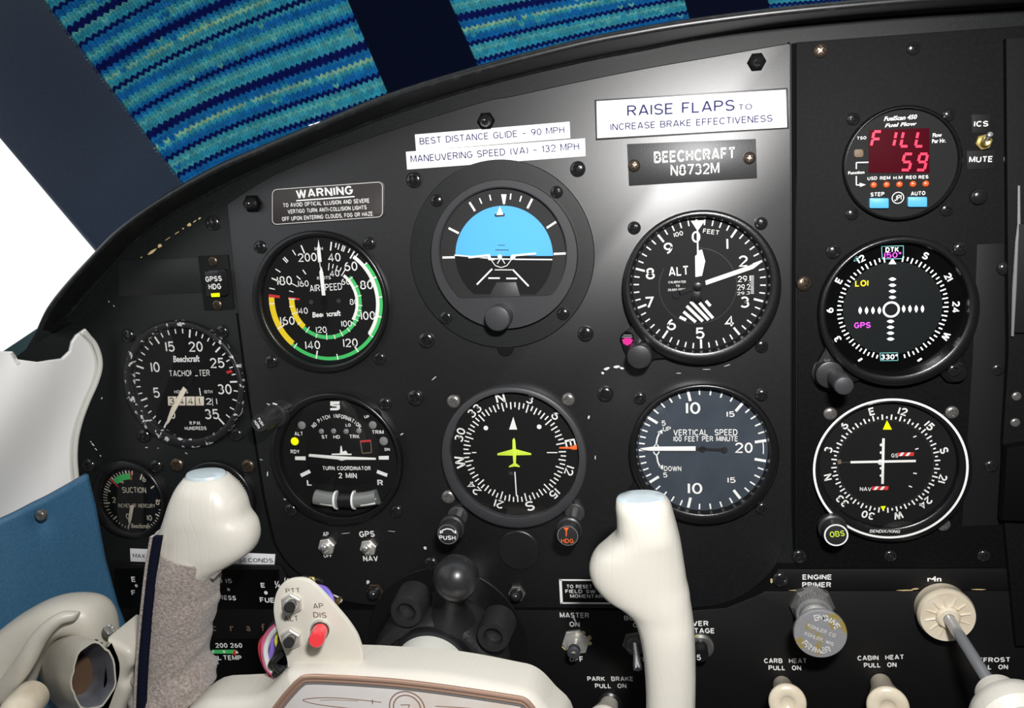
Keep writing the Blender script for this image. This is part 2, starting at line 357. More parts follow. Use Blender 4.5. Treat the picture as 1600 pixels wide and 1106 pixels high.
class Pr(MB):
    def __init__(s, h, c=None): super().__init__(); s.h = h; s.c = P(*c, h) if c else None; s.sc = S(*c, h) if c else 1; s.rot = 0
    def poly(s, pts): s.add([P(x, y, s.h) for x, y in pts], [tuple(range(len(pts)))]); return s
    def wpoly(s, pts): s.add(pts, [tuple(range(len(pts)))]); return s
    def seg(s, p, q, w):
        a = P(*p, s.h); b = P(*q, s.h); d = (b - a).normalized(); n = Vector((-d.z, 0, d.x)) * (w / 2 * S(*p, s.h))
        s.add([a - n, b - n, b + n, a + n], [(0, 1, 2, 3)]); return s
    def line(s, pts, w):
        for i in range(len(pts) - 1): s.seg(pts[i], pts[i + 1], w)
        return s
    def pol(s, a, r):
        a = math.radians(a + s.rot); return s.c + Vector((math.sin(a), 0, math.cos(a))) * (r * s.sc)
    def tick(s, a, r0, r1, w):
        p = s.pol(a, r0); q = s.pol(a, r1); d = (q - p).normalized(); n = Vector((-d.z, 0, d.x)) * (w / 2 * s.sc)
        s.add([p - n, q - n, q + n, p + n], [(0, 1, 2, 3)]); return s
    def arc(s, a0, a1, r0, r1, n=None):
        n = n or max(3, int(abs(a1 - a0) / 4)); V = []
        for i in range(n + 1): a = a0 + (a1 - a0) * i / n; V += [s.pol(a, r0), s.pol(a, r1)]
        s.add(V, [(2 * i, 2 * i + 2, 2 * i + 3, 2 * i + 1) for i in range(n)]); return s
    def disc(s, x, y, r, n=20):
        c = P(x, y, s.h); k = S(x, y, s.h); s.wpoly([c + Vector((math.cos(2 * PI * i / n), 0, math.sin(2 * PI * i / n))) * r * k for i in range(n)]); return s
    def pdisc(s, a, r, rad, n=16):
        c = s.pol(a, r); s.wpoly([c + Vector((math.cos(2 * PI * i / n), 0, math.sin(2 * PI * i / n))) * rad * s.sc for i in range(n)]); return s
    def text(s, t, p, q, hpx, bold=.012, shear=0):
        """baseline from pixel p to pixel q, capital height hpx"""
        t = t.replace('1', '\x01'); V, Fc, x0, x1 = letters(t, bold, shear); a = P(*p, s.h); b = P(*q, s.h); w = (b - a).length; d = (b - a) / w; u = Vector((-d.z, 0, d.x))
        k = hpx * S(*p, s.h) / CAP
        s.add([a + d * ((x - x0) / (x1 - x0) * w) + u * (y * k) for x, y in V], Fc); return s
    def _ct(s, t, c, k, ang, wf, bold, shear=0):
        V, Fc, x0, x1 = letters(t, bold, shear); wf = wf / (.85 if t[0] in SF else 1); d = Vector((math.cos(ang), 0, -math.sin(ang))); u = Vector((math.sin(ang), 0, math.cos(ang)))
        s.add([c + d * ((x - (x0 + x1) / 2) * k * wf) + u * ((y - CAP / 2) * k) for x, y in V], Fc); return s
    def ct(s, t, x, y, hpx, rot=0, wf=.85, bold=.012, w=None, shear=0):
        """centred text; rot clockwise degrees; w = width in pixels"""
        k = hpx * S(x, y, s.h) / CAP
        if w and t != '1': g = letters(t, bold, shear); return s._ct(t, P(x, y, s.h), k, math.radians(rot), w * S(x, y, s.h) / ((g[3] - g[2]) * k) * (.85 if t[0] in SF else 1), bold, shear)
        return s._ct(t, P(x, y, s.h), k, math.radians(rot), wf, bold, shear)
    def pt(s, t, a, r, hpx, wf=.85, bold=.012, flip=0):
        return s._ct(t, s.pol(a, r), hpx * s.sc / CAP, math.radians(a + s.rot + flip), wf, bold)
    def build(s, name, m, parent, **k): k.setdefault('smooth', False); return mk(name, s.V, s.F, m, parent, **k)

# ------------------------------------------------------------------ screws
def screw_mesh(r, hh, name, cross=True):
    n = 16; V = []; Fc = []
    for j in range(n + 1):
        for i in range(n + 1):
            u = i / n * 2 - 1; v = j / n * 2 - 1
            x = u * math.sqrt(1 - v * v / 2); y = v * math.sqrt(1 - u * u / 2); rr = math.hypot(x, y)
            z = hh * (.35 + .65 * math.sqrt(max(0, 1 - rr * rr * .97)))
            if cross and rr < .62 and min(abs(u), abs(v)) < .13: z -= hh * .62
            V.append((x * r, -z, y * r))
    for j in range(n):
        for i in range(n): a = j * (n + 1) + i; Fc.append((a, a + 1, a + n + 2, a + n + 1))
    m = 40; k = len(V)
    rim = [i for i in range(n + 1)] + [j * (n + 1) + n for j in range(1, n + 1)] + [n * (n + 1) + i for i in range(n - 1, -1, -1)] + [j * (n + 1) for j in range(n - 1, 0, -1)]
    for i in rim: V.append((V[i][0] * 1.04, 0, V[i][2] * 1.04))
    L = len(rim)
    for i in range(L): Fc.append((rim[i], rim[(i + 1) % L], k + (i + 1) % L, k + i))
    me = bpy.data.meshes.new(name); me.from_pydata(V, [], Fc); me.materials.append(M['screw_black'])
    me.polygons.foreach_set('use_smooth', [True] * len(me.polygons)); me.update(); me.set_sharp_from_angle(angle=math.radians(38))
    bm = bmesh.new(); bm.from_mesh(me); bmesh.ops.recalc_face_normals(bm, faces=bm.faces); bm.to_mesh(me); bm.free()
    return me
SCREW = screw_mesh(1, .55, 'screw'); DOME = screw_mesh(1, .8, 'dome_screw', False)
def screw(x, y, parent, r=9.5, h=0, m=None, mesh=None, hs=None):
    o = bpy.data.objects.new('screw', mesh or SCREW); COL.objects.link(o); o.parent = parent; o.location = P(x, y, h) - WL[parent]
    s = r * S(x, y, h); o.scale = (s, s, s); o.rotation_euler = (random.uniform(-.06, .06), random.uniform(0, PI), random.uniform(-.06, .06))
    if m: o.material_slots[0].link = 'OBJECT'; o.material_slots[0].material = M[m]
    return o
def lobe(c, R, a0, a1, outer, h0, h1, parent, m='bezel', name='bezel_lobe'):
    # a lug of the bezel: inner side follows the bezel circle (clock degrees), outer side through pixels
    C_ = P(*c, h1); s = S(*c, h1); arc_ = [C_ + Vector((math.sin(math.radians(a)), 0, math.cos(math.radians(a)))) * R * s for a in (a0 + (a1 - a0) * k / 8 for k in range(9))]
    o = [P(x, y, h1) for x, y in cr(outer, 4)]
    return MB().plate(arc_ + o, h0, h1, .0008, 2, world=True).build(name, m, parent)
def ring_chip(mb_h, pts, m, parent, name='paint_chip'):
    p = Pr(mb_h)
    for x, y, w, t, a in pts:
        k = 7; q = []
        for i in range(k):
            tt = 2 * PI * i / k; rx = w * random.uniform(.6, 1.1); ry = t * random.uniform(.6, 1.1)
            q.append((x + rx * math.cos(tt) * math.cos(a) - ry * math.sin(tt) * math.sin(a), y + rx * math.cos(tt) * math.sin(a) + ry * math.sin(tt) * math.cos(a)))
        p.poly(q)
    o = p.build(name, m, parent); o['kind'] = 'stuff'; return o
# ------------------------------------------------------------------ unseen cabin shell round the viewer, added to keep the sky from flooding in
def box(name, a, b, m, parent=None, **k):
    x0, y0, z0 = a; x1, y1, z1 = b
    V = [(x, y, z) for x in (x0, x1) for y in (y0, y1) for z in (z0, z1)]
    return mk(name, V, [(0, 1, 3, 2), (4, 6, 7, 5), (0, 4, 5, 1), (2, 3, 7, 6), (0, 2, 6, 4), (1, 5, 7, 3)], m, parent, smooth=False, **k)
dm('cabin_lining', (.10, .10, .10), .85); dm('cabin_carpet', (.03, .04, .06), .95)
for nm, a, b, mm in (('ceiling', (-.48, -1.5, 1.62), (1.0, -.25, 1.66), 'cabin_lining'), ('wall_rear', (-.52, -1.54, .2), (1.0, -1.5, 1.66), 'cabin_lining'), ('wall_left_rear', (-.52, -1.5, .2), (-.48, -.72, 1.66), 'cabin_lining'), ('wall_left_lower', (-.52, -.72, .2), (-.48, .0, .98), 'cabin_lining'),
                     ('wall_right', (1.0, -1.5, .2), (1.04, .1, 1.66), 'cabin_lining'), ('floor', (-.48, -1.5, .16), (1.0, .1, .2), 'cabin_carpet')):
    o = box(nm, a, b, mm); o['kind'] = 'structure'

# ------------------------------------------------------------------ instrument panel
pan = thing('instrument_panel', 'black painted metal instrument panel carrying all the round dials', 'panel', P(800, 950))
SEAM_TOP = [(354, 319), (420, 277), (500, 243), (600, 207), (700, 175), (765, 156), (800, 150), (900, 128), (1010, 106), (1120, 87), (1233, 67)]
FP = cr(SEAM_TOP, 4) + [(1236, 70), (1236, 300), (1236, 560), (1236, 760)] + cr([(1234, 800), (1226, 845), (1206, 892), (1165, 927), (1127, 944), (1084, 950)], 4) \
    + [(900, 950), (700, 950), (640, 948)] + cr([(576, 945), (541, 940), (505, 925), (475, 902), (450, 880), (430, 849)], 4) + [(422, 815), (414, 780), (400, 690), (385, 590), (372, 490)]
mb = MB().plate([(20, 1250), (20, 560), (40, 545), (62, 508)] + cr([(78, 512), (100, 495), (133, 457), (177, 407), (219, 364), (279, 323), (350, 285), (418, 253), (513, 213), (616, 173), (749, 131), (904, 93), (1002, 74), (1083, 58), (1205, 38), (1325, 25), (1452, 15)], 3) + [(1650, 3), (1900, -8), (1900, 1250)], -.012, -.0012, .0005)
mb.build('back_plate', 'side_paint', pan)
MB().plate(FP, -.0012, .0004, .0005, 3).build('flight_panel', 'panel_paint', pan)
# dark gap round the floating panel
g = Pr(-.001); off = 3
g.line([(x - 2, y - 1) for x, y in FP[40:]] , 3); g.build('panel_gap', 'seam', pan)
# right-hand plates
MB().plate([(1244, 66), (1600, 40), (1900, 28), (1900, 886), (1246, 888)], -.0012, 0, .0005).build('radio_side_plate', 'radio_paint', pan)
MB().plate([(1216, 889.5), (1900, 887), (1900, 921), (1200, 922.5)], -.0012, -.0003, .0003).build('filler_strip', 'lower_paint', pan)
MB().plate([(435, 953), (1085, 954), (1135, 950), (1180, 932), (1196, 924), (1900, 923), (1900, 1250), (430, 1250)], -.0012, 0, .0004).build('lower_panel', 'lower_paint', pan)
MB().plate([(440, 930), (1100, 930), (1196, 880), (1900, 880), (1900, 1240), (440, 1240)], -.0012, -.0008, .0001).build('backing_sheet', 'seam', pan)
MB().plate([(1236.5, 68), (1244, 67), (1244, 860), (1239, 860), (1236.5, 800)], -.0012, -.0009, .0001).build('panel_channel', 'seam', pan)
MB().plate([(1527, 382), (1568, 380), (1570, 556), (1560, 820), (1503, 822), (1520, 556)], 0, .0002, .00003).build('tape_strip', 'tape_black', pan)
MB().plate(rrect(185, 408, 322, 463, 2, 6), -.0012, -.0009, .0001).build('clear_tape', 'clear_tape', pan)
# blank hole cover
c = P(811, 859); MB().lathe(c, [(31 * S(811, 859), .0004), (31 * S(811, 859), .0011), (30 * S(811, 859), .0014), (0, .0014)], 40).build('hole_cover', 'panel_paint', pan)
# paint chips along the seams and scratches
ring_chip(-.0010, [(206, 417, 5, 1.6, -.75), (214, 409, 4, 1.2, -.7), (221, 402, 2.2, 1, -.7), (238, 393, 9, 2.3, -.62), (250, 384, 4.5, 3, -.6), (286, 357, 2, 1.5, -.6), (296, 351, 4, 3, -.5),
                  (304, 346, 4, 1, -.6), (312, 341, 3, 1.6, -.6), (262, 373, 8, .7, -.6), (276, 364, 6, .7, -.6)], 'chip_cream', pan)
ring_chip(.0002, [(1250, 922, 20, 1, 0), (1275, 920, 10, 1.4, 0), (1415, 922, 16, 1.1, 0), (1430, 920, 6, 1.4, -.1), (1528, 921, 12, 1, 0), (1206, 907, 3, 5, 0)], 'chip_cream', pan)
ring_chip(.0006, [(964, 573, 7, 2.2, -.15), (948, 576, 6, 2.4, -.3), (942, 583, 3, 2.2, .6), (972, 575, 4, 2, .2), (920, 652, 2, 3, .3), (678, 591, 6, .8, -.7), (628, 678, 4, 1, -.5), (664, 856, 3, 3, -1),
                  (575, 909, 3, 4, .4), (1105, 577, 9, .6, 0), (1136, 571, 6, .6, -.3), (1060, 583, 6, .6, 0), (930, 715, 1, 4, 0), (408, 718, 4, .7, .4), (418, 740, 1.2, 5, 0), (445, 780, 3, .8, .2),
                  (720, 920, 12, .6, -.05), (755, 912, 8, .8, .2), (540, 833, 9, .5, -.1), (612, 830, 8, .4, .1), (897, 966, 2, 7, -.4)], 'chip_white', pan)
ring_chip(-.0010, [(145, 694, 4, 1.2, .8), (150, 702, 3, 1, .7), (157, 712, 2, 1, 1.2), (142, 690, 1.4, 1, 0), (229, 699, 2.4, 1, 0), (247, 700, 2, .6, 0), (170, 471, 2, .7, .9), (178, 478, 2, .6, .9), (159, 622, 1, 2, .3),
                   (291, 708, 3, .6, .6), (377, 1005, 2, .7, 0)], 'chip_white', pan)
# screws
for x, y, r in ((333, 348, 11),): screw(x, y, pan, r, -.0012)
for x, y in ((647, 281), (903, 264), (667, 531), (915, 521), (649, 621), (946, 615)): screw(x, y, pan, 12, .0004)
screw(674, 881, pan, 10.5, .0004)
for x, y, r, mm in ((1282, 79, 11.5, 'screw_bronze'), (1427, 76, 10.5, None), (1583, 78, 12, None), (1249, 869, 10.5, None), (1391, 868, 9, None), (1537, 868, 9.5, None), (1256, 443, 11.5, 'screw_bronze'),
                    (1219, 905, 11.5, 'screw_black'), (1599, 902, 14, None), (1576, 248, 8, 'gun_metal'), (1559, 577, 9.5, None), (1548, 728, 9.5, None), (1566, 800, 5, 'gun_metal')): screw(x, y, pan, r, 0, mm)
for x, y, r in ((1528, 307, 13), (1568, 419, 11)): o = screw(x, y, pan, r, 0, mesh=DOME)
# lettering painted on the panel
def legend(h, *rows):
    q = Pr(h); [q.text(a, b, c, d, *e) for a, b, c, d, *e in rows]; return q.build('lettering', 'white_print', pan)
class _L:
    def text(s, a, b, c, d, e=.012): legend(s.h, (a, b, c, d, e)); return s
    def build(s, *a): pass
L = _L(); L.h = .0006
L.text('AP', (505, 838), (514, 838), 7).text('OFF', (506, 871), (519, 871), 6.5).text('GPS', (562, 839.5), (586, 838.5), 9.5, .03).text('NAV', (568, 877), (591, 876.5), 8.5, .03)
L.build('lettering', 'white_print', pan)
L = _L(); L.h = .0002
T = lambda s, a, b, h, bd=.025: L.text(s, a, b, h, bd)
T('MASTER', (875, 965), (920.5, 965.5), 8.5); T('ON', (890, 979), (906, 979.5), 8.5); T('OFF', (890, 1034), (911, 1034), 9)
T('PARK  BRAKE', (918, 1064), (989, 1064), 7.5); T('PULL  ON', (930, 1075), (979, 1075), 7.5)
T('FUEL', (981, 959), (1012, 959), 7.5); T('BOOST', (975.5, 969), (1016, 969), 7.5, .02); T('ON', (989, 980), (1006, 980), 7.5, .02); T('OFF', (989, 1034), (1009, 1034), 7.5)
T('OVER', (1072, 978), (1107, 978), 8.5); T('VOLTAGE', (1060, 989), (1116, 989.5), 8.5)
T('CARB  HEAT', (1194, 1036), (1260, 1036), 8); T('PULL  ON', (1201, 1047), (1252, 1047), 8)
T('CABIN  HEAT', (1340, 1032), (1412, 1030), 8); T('PULL  ON', (1350, 1043), (1401, 1042), 8)
T('DEFROST', (1520, 1035), (1578, 1034), 8); T('PULL  ON', (1522, 1046), (1575, 1045.5), 8)
L.build('lettering', 'white_print', pan)
L = _L(); L.h = .0001; T('ENGINE', (1254, 905.5), (1299, 905.5), 8.5); T('PRIMER', (1253.5, 917.5), (1298.5, 917.5), 8.5); T('r4n', (1449, 908), (1471, 908), 8); L.build('lettering', 'white_print', pan)
# far right: edge of the radio rack
rk = thing('radio_rack', 'black radio rack edge with bright metal strip at panel right side', 'rack', P(1595, 450, 0))
MB().plate([(1572, 60), (1900, 40), (1900, 1010), (1588, 1010), (1570, 820), (1567, 690), (1576, 552)], .0001, .004, .0006).build('rack_body', 'radio_paint', rk)
MB().tube([P(1592, 290, .006), P(1592, 350, .006), P(1589, 378, .006), P(1585, 450, .006), P(1582, 525, .006)], [.0006, .0008, .0009, .0011, .0007]).build('edge_strip', 'bright_steel', rk)
MB().plate([(1592, 350), (1700, 345), (1700, 520), (1586, 520)], .004, .007, .0005).build('radio_face', 'dial_black', rk)
MB().plate([(1573, 700), (1600, 695), (1700, 695), (1700, 820), (1566, 815)], .004, .010, .002).build('radio_knob_block', 'seam', rk)
for x, y, r in ((1588, 619, 7), (1586, 660, 7), (1598, 708, 7)): screw(x, y, rk, r, .004, 'gun_metal')

# ------------------------------------------------------------------ acorn nuts, lamps
def nut(name, x, y, r, label, cat, h, dome='screw_black', hexm='screw_black', flat=False, dr=.72, dh=None, hexh=.0022):
    t = thing(name, label, cat, P(x, y, h)); c = P(x, y, h); s = S(x, y, h)
    V = []
    hx = MB().lathe(c, [(r * s, 0), (r * s, hexh * .8), (r * s * .93, hexh), (0, hexh)], 6); hx.build('hex_base', 'seam' if hexm == 'screw_black' else hexm, t, ang=20)
    dh = dh or r * s * 1.1
    q = r * s * dr; MB().lathe(c, [(q, hexh)] + [(q * math.cos(a * PI / 12), hexh + dh * math.sin(a * PI / 12)) for a in range(0, 7)], 24).build('dome', dome, t)
    return t
nut('acorn_nut', 395, 318, 14, 'black hex acorn nut at upper left corner of flight panel', 'nut', .0004)
nut('acorn_nut', 760, 189, 14, 'black hex acorn nut above the best distance glide placard', 'nut', .0004)
nut('acorn_nut', 1182, 97, 15, 'black hex acorn nut above the raise flaps placard', 'nut', .0004)
nut('acorn_nut', 587, 923, 13, 'worn dark acorn nut below the two small toggle switches', 'nut', .0004, dome='screw_black', hexm='screw_bronze', dr=.75, dh=.006)
nut('acorn_nut', 808, 926, 13, 'worn dark acorn nut just right of the rubber ball', 'nut', .0004, dome='screw_black', hexm='gun_metal', dr=.75, dh=.006)

# ------------------------------------------------------------------ placards
def placard(name, out, lines, label, m='label_white', tm='black_print', h=.0004, th=.0004, bev=.00008, font=0, back=None, cat='placard'):
    t = thing(name, label, cat, P(*out[0], h))
    if back: MB().plate(back, h, h + .0004, bev).build('mounting_plate', 'panel_paint', t); h += .0004
    MB().plate(out, h, h + th, bev).build('plate', m, t)
    L = Pr(h + th + .00005)
    for ln in lines: L.text(*ln)
    L.build('lettering', tm, t); return t
placard('placard', [(648, 210), (890, 190), (891, 216), (650, 236)], [('BEST DISTANCE GLIDE – 90 MPH', (656, 226), (882, 208), 10, .004)], 'white placard with best distance glide speed, upper of two', tm='blue_print')
placard('placard', [(634, 237), (914, 216), (915, 244), (636, 265)], [('MANEUVERING SPEED (VA) – 132 MPH', (642, 254), (905, 234), 10.5, .004)], 'white placard with maneuvering speed, lower of two', tm='blue_print')
placard('placard', [(932, 158), (1228, 140), (1230, 199), (933, 216)], [('RAISE FLAPS', (980, 182), (1148, 173), 17, .006), ('TO', (1154, 172), (1175, 171), 9, .002), ('INCREASE BRAKE EFFECTIVENESS', (954, 204), (1207, 190), 10.5, .006)],
        'white raise flaps placard, the largest one at the top', tm='blue_print', back=[(929, 156), (1231, 137), (1233, 201), (931, 219)])
t = placard('name_plaque', [(980, 225), (1181, 217), (1183, 278), (983, 290)], [('BEECHCRAFT', (1022, 255), (1148, 248), 18, .022), ('N8732M', (1048, 275), (1124, 271), 17, .012)],
            'dark grey plaque with aircraft registration N8732M held by two screws', m='plaque_grey', tm='white_print', th=.0008, cat='plaque')
for x, y in ((991, 259), (1171, 247)): screw(x, y, t, 9.5, .0012, 'screw_bronze')
t = placard('warning_placard', [(x, y) for x, y in (lambda q: [(a, b - .072 * (a - 424) + (0 if b < 320 else 0)) for a, b in q])(rrect(423, 294.5, 600, 353, 8))],
            [('WARNING', (463.5, 310), (552, 303.5), 13, .035), ('TO AVOID OPTICAL ILLUSION AND SEVERE', (443, 324), (577, 316.5), 6.2, .014), ('VERTIGO TURN ANTI-COLLISION LIGHTS', (450, 334), (573, 327), 6.2, .014),
             ('OFF UPON ENTERING CLOUDS, FOG OR HAZE.', (441, 345.5), (584, 337), 6.2, .014)], 'dark rounded anti-collision lights warning placard above airspeed dial', m='label_brown', tm='white_print', th=.0005)
L = Pr(.00098); L.seg((463, 313.5), (554, 307), 1.8)
o = rrect(425.5, 296.5, 597.5, 351, 7); o = [(a, b - .072 * (a - 424)) for a, b in o]; L.line(o + [o[0]], .7); L.build('underline', 'white_print', t)
t = placard('placard', [(203, 857), (430, 866), (428, 887), (204, 877)], [('MAX', (208, 871), (227, 872), 6, .01), ('STARTER OPERATION', (235, 872), (348, 878), 6, .01), ('60 SECONDS', (354, 878), (427, 879), 6.5, .012)],
            'white time limit placard partly behind the left yoke grip', h=-.0012, tm='black_print')
t = placard('placard', [(873.5, 904), (1062, 905), (1064, 945), (876, 943)], [('TO RESET OVERVOLTAGE RELAY', (886, 919), (1020, 920), 5.8, .02), ('FIELD SW OFF – WAIT', (883.5, 926.5), (996, 927.5), 5.8, .02), ('MOMENTARILY – THEN ON', (891, 934), (1010, 935), 5.8, .02)],
            'black placard with white border starting with the words to reset', m='dial_black', tm='white_print', cat='placard')
L = Pr(.00088)
for a, b, w in (((874, 906), (1062, 907), 2.4), ((876, 942), (1064, 943), 2.4), ((875.5, 905), (877.5, 943), 4), ((1061, 906), (1063, 944), 4)): L.seg(a, b, w)
L.build('border', 'white_print', t)
placard('switch_label', [(1518, 179), (1548, 178.5), (1547, 207), (1519, 208)], [('ICS', (1521.5, 198), (1544, 197.5), 9, .02)], 'black label strip reading ICS above small toggle', m='tape_black', tm='white_print', h=0, cat='label')
placard('switch_label', [(1510.5, 236), (1554.5, 234), (1554, 263.5), (1511, 265)], [('MUTE', (1514, 254), (1550, 253), 9.5, .02)], 'black label strip reading MUTE below small toggle', m='tape_black', tm='white_print', h=0, cat='label')
# engraved gauge cluster behind the left grip
t = thing('gauge_cluster', 'black fuel and oil gauge cluster behind the suede wrapped grip', 'gauge', P(300, 980, 0))
MB().plate([(172, 882), (438, 884), (450, 905), (452, 1062), (174, 1062)], -.0012, .0014, .0006).build('housing', 'lower_paint', t)
MB().plate([(178, 888), (436, 890), (436, 952), (178, 950)], .0014, .0017, .0002).build('window', 'display_black', t)
MB().plate([(178, 998), (440, 998), (440, 1056), (178, 1056)], .0014, .0017, .0002).build('window', 'display_black', t)
L = Pr(.0019)
T('E', (206, 909), (212, 909), 8, .03); T('F', (206, 930), (212, 930), 8, .03); L.disc(213, 915, 2.4); T('5', (322, 911), (328, 911), 7, .03); T('10', (336, 911), (348, 911), 7, .03); T('15', (352, 911), (363, 911), 7, .03)
L.disc(341, 920, 2.2); L.disc(357, 921, 2.4); T('PRESS', (337, 936), (369, 938), 7, .03); T('E', (408, 918), (414, 918), 7.5, .03); L.disc(415.5, 926, 2.8); T('¼', (430, 918), (438, 918), 10, .02); T('½', (443, 912), (451, 914), 10, .02)
T('FUEL', (406.5, 941), (436, 942), 8, .03); T('160', (310, 1012), (326, 1012), 7, .03); T('200', (337, 1012), (356, 1012), 7.5, .03); T('260', (360, 1012), (379, 1012), 7.5, .03); T('OIL', (328, 1031), (346, 1031), 7, .03); T('TEMP', (350, 1031), (378, 1031.5), 7.5, .03)
L.poly([(325, 1021), (328, 1020), (341, 1035), (342, 1038)]); L.build('lettering', 'white_print', t)
L = Pr(.00185); L.poly([(331, 1015), (369, 1015), (369, 1021), (331, 1021)]); L.build('green_band', 'green_paint', t)
L = Pr(.00195); L.poly([(363, 1022), (367, 1014), (370, 1018), (368, 1024)]); L.build('red_mark', 'red_paint', t)
L = Pr(.0020); L.disc(350, 1018, 2.2); L.disc(370, 1019, 2.2); L.disc(333, 1018, 1.8); L.build('scale_dot', 'cream_print', t)
L = Pr(.0016); [L.ct(ch, x, 980, 11, 0, 1, .01) for ch, x in zip('beechcraft', (224, 249, 274, 298, 310, 334, 362, 388, 411, 434))]; L.build('lettering', 'tan_print', t)

# ------------------------------------------------------------------ switches
def hexnut(t, c, r, h, m='steel', hh=.0018, name='hex_nut', rot=.2):
    mb = MB(); V = []
    for rr, y in ((r, 0), (r, hh * .85), (r * .93, hh)):
        V.append([c + Vector((rr * math.cos(i * PI / 3 + rot), -y, rr * math.sin(i * PI / 3 + rot))) for i in range(6)])
    mb.loft(V); mb.build(name, m, t, ang=20)
    return MB().lathe(c, [(r * .62, hh), (r * .62, hh + .0016), (r * .5, hh + .002), (0, hh + .0014)], 24).build('bushing', m, t)
def toggle(x, y, r, tip, htip, lr, label, h=.0004, m='steel', name='toggle_switch', cap=None, rt=None):
    t = thing(name, label, 'switch', P(x, y, h)); c = P(x, y, h); s = S(x, y, h)
    hexnut(t, c, r * s, h, m)
    a = P(x, y, h + .002); b = P(*tip, htip); l = lr * S(*tip, htip); d = (b - a).normalized()
    MB().tube([a, a + (b - a) * .5, b - d * l, b - d * l * .3, b], [l * .6, l * .8, l * (rt or 1), l * (rt or 1) * .95, l * .45], 16).build('lever', 'bright_steel' if not cap else m, t)
    if cap: MB().tube([b - d * l * 1.6, b - d * l * .2, b], [l * 1.25, l * 1.3, l * .9], 16).build('lever_cap', cap, t)
    return t
toggle(511, 853, 13, (505, 855.5), .010, 4.2, 'small chrome toggle switch between AP and OFF lettering')
toggle(576, 855, 13, (570, 857), .010, 4.2, 'small chrome toggle switch between GPS and NAV lettering')
t = toggle(900, 1002, 21, (896, 1021), .017, 7.5, 'large master toggle switch with blue grey lever tip', h=0, cap='grey_plastic')
ring_chip(.0001, [(882, 1012, 5, 3, .6), (922, 1005, 3, 4, 0), (921, 996, 4, 4, .3), (912, 988, 5, 2.5, .5)], 'chip_cream', t)
t = toggle(992, 1004, 19, (997, 1048), .016, 7, 'bat handle toggle switch lowered beside the right grip', h=0, m='gun_metal')
t = toggle(1536, 222, 13.5, (1548, 209), .012, 4.5, 'brassy small toggle switch between ICS and MUTE labels', h=0, m='brass')
# push-pull breaker marked 5
t = thing('circuit_breaker', 'round black breaker button numbered 5 beside right grip', 'switch', P(1092, 1008, 0)); s = S(1092, 1008)
MB().lathe(P(1094, 1008), [(20 * s, 0), (20 * s, .002), (16 * s, .0028), (16 * s, .002)], 36).build('collar', 'gun_metal', t)
MB().lathe(P(1094, 1008), [(11 * s, .002), (11 * s, .011), (10 * s, .012), (0, .012)], 30).build('button', 'black_plastic', t)
L = Pr(.0121); L.ct('5', 1092, 1027, 9, bold=.01); L.build('lettering', 'white_print', t)
ring_chip(.0022, [(1091, 994, 6, 3, 0)], 'lime_paint', t)

# GPSS annunciator button
t = thing('annunciator_switch', 'small rectangular GPSS HDG lit push switch beside tachometer', 'switch', P(336, 440, -.0012))
MB().plate([(309, 400), (355, 398), (365, 483), (319, 485)], -.0012, -.0002, .0002).build('mounting_plate', 'tape_black', t)
MB().plate([(319, 424), (350, 421), (353, 424), (355, 460), (353, 462), (322, 464)], -.0002, .003, .0005).build('push_cap', 'black_plastic', t)
L = Pr(.0031); L.text('GPSS', (321.5, 440.5), (347, 439), 8, .03).text('HDG', (326.5, 452.5), (346, 451.5), 8.5, .03); L.build('lettering', 'white_print', t)
L = Pr(.0031); L.poly([(329.5, 458.5), (343, 457.5), (343.5, 463.5), (330.5, 464)]); L.build('indicator_lamp', 'lamp_yellow', t)
L = Pr(.0031); L.poly([(326, 423), (340, 422), (340, 425.5), (326, 426.5)]); L.build('indicator_lamp', 'grey_plastic', t)
screw(333, 408, t, 7.5, -.0002, 'screw_bronze'); screw(340, 476, t, 7.5, -.0002, 'screw_bronze')
# ------------------------------------------------------------------ round instruments
FLH = .0004
def dial(name, label, c, R, Rf, hb=FLH, hz=.0045, hf=.0012, m='bezel', fm='dial_black', fc=None, lip=2.0, cat='gauge', group=None, glassy=True, slope=0.35):
    t = thing(name, label, cat, P(*c, hb), group); o = P(*c, hb); s = S(*c, hb); z = hz + hb
    o0 = Vector((o.x, 0, o.z))
    fc = fc or c; f = P(*fc, hf + hb); f0 = Vector((f.x, 0, f.z)); Ri = Rf * S(*fc, hf)
    off = (f0 - o0); n = 64
    rings = []
    for k, (r, h) in enumerate([(R * s, hb), (R * s, z - .0012), (R * s - .0004, z - .0004), (R * s - .0010, z), (Ri + lip * s, z), (Ri + lip * s * .55, z - .0004), (Ri, hf + hb + .0001)]):
        cc = o0 + (off if k > 3 else Vector())
        rings.append([cc + Vector((r * math.cos(2 * PI * i / n), -h, r * math.sin(2 * PI * i / n))) for i in range(n)])
    MB().loft(rings, False).build('bezel', m, t)
    MB().lathe(f0, [(Ri * 1.01, hb), (Ri * 1.01, hf + hb), (0, hf + hb)], 64).build('dial_face', fm, t)
    if glassy: pane(f0, Ri * .995 + lip * s * .3, z - .0012, t)
    return t, hf + hb + .0001
def pane(c, r, h, t):
    return mk('cover_glass', [Vector((c.x + r * math.cos(2 * PI * i / 64), -h, c.z + r * math.sin(2 * PI * i / 64))) for i in range(64)], [tuple(range(64))], 'glass', t, smooth=False)
def scr(t, pts, h=FLH, r=9.5, m=None):
    for x, y in pts: screw(x, y, t, r, h, m)
def interp(tab, v):
    for (a, x), (b, y) in zip(tab, tab[1:]):
        if a <= v <= b: return x + (y - x) * (v - a) / (b - a)

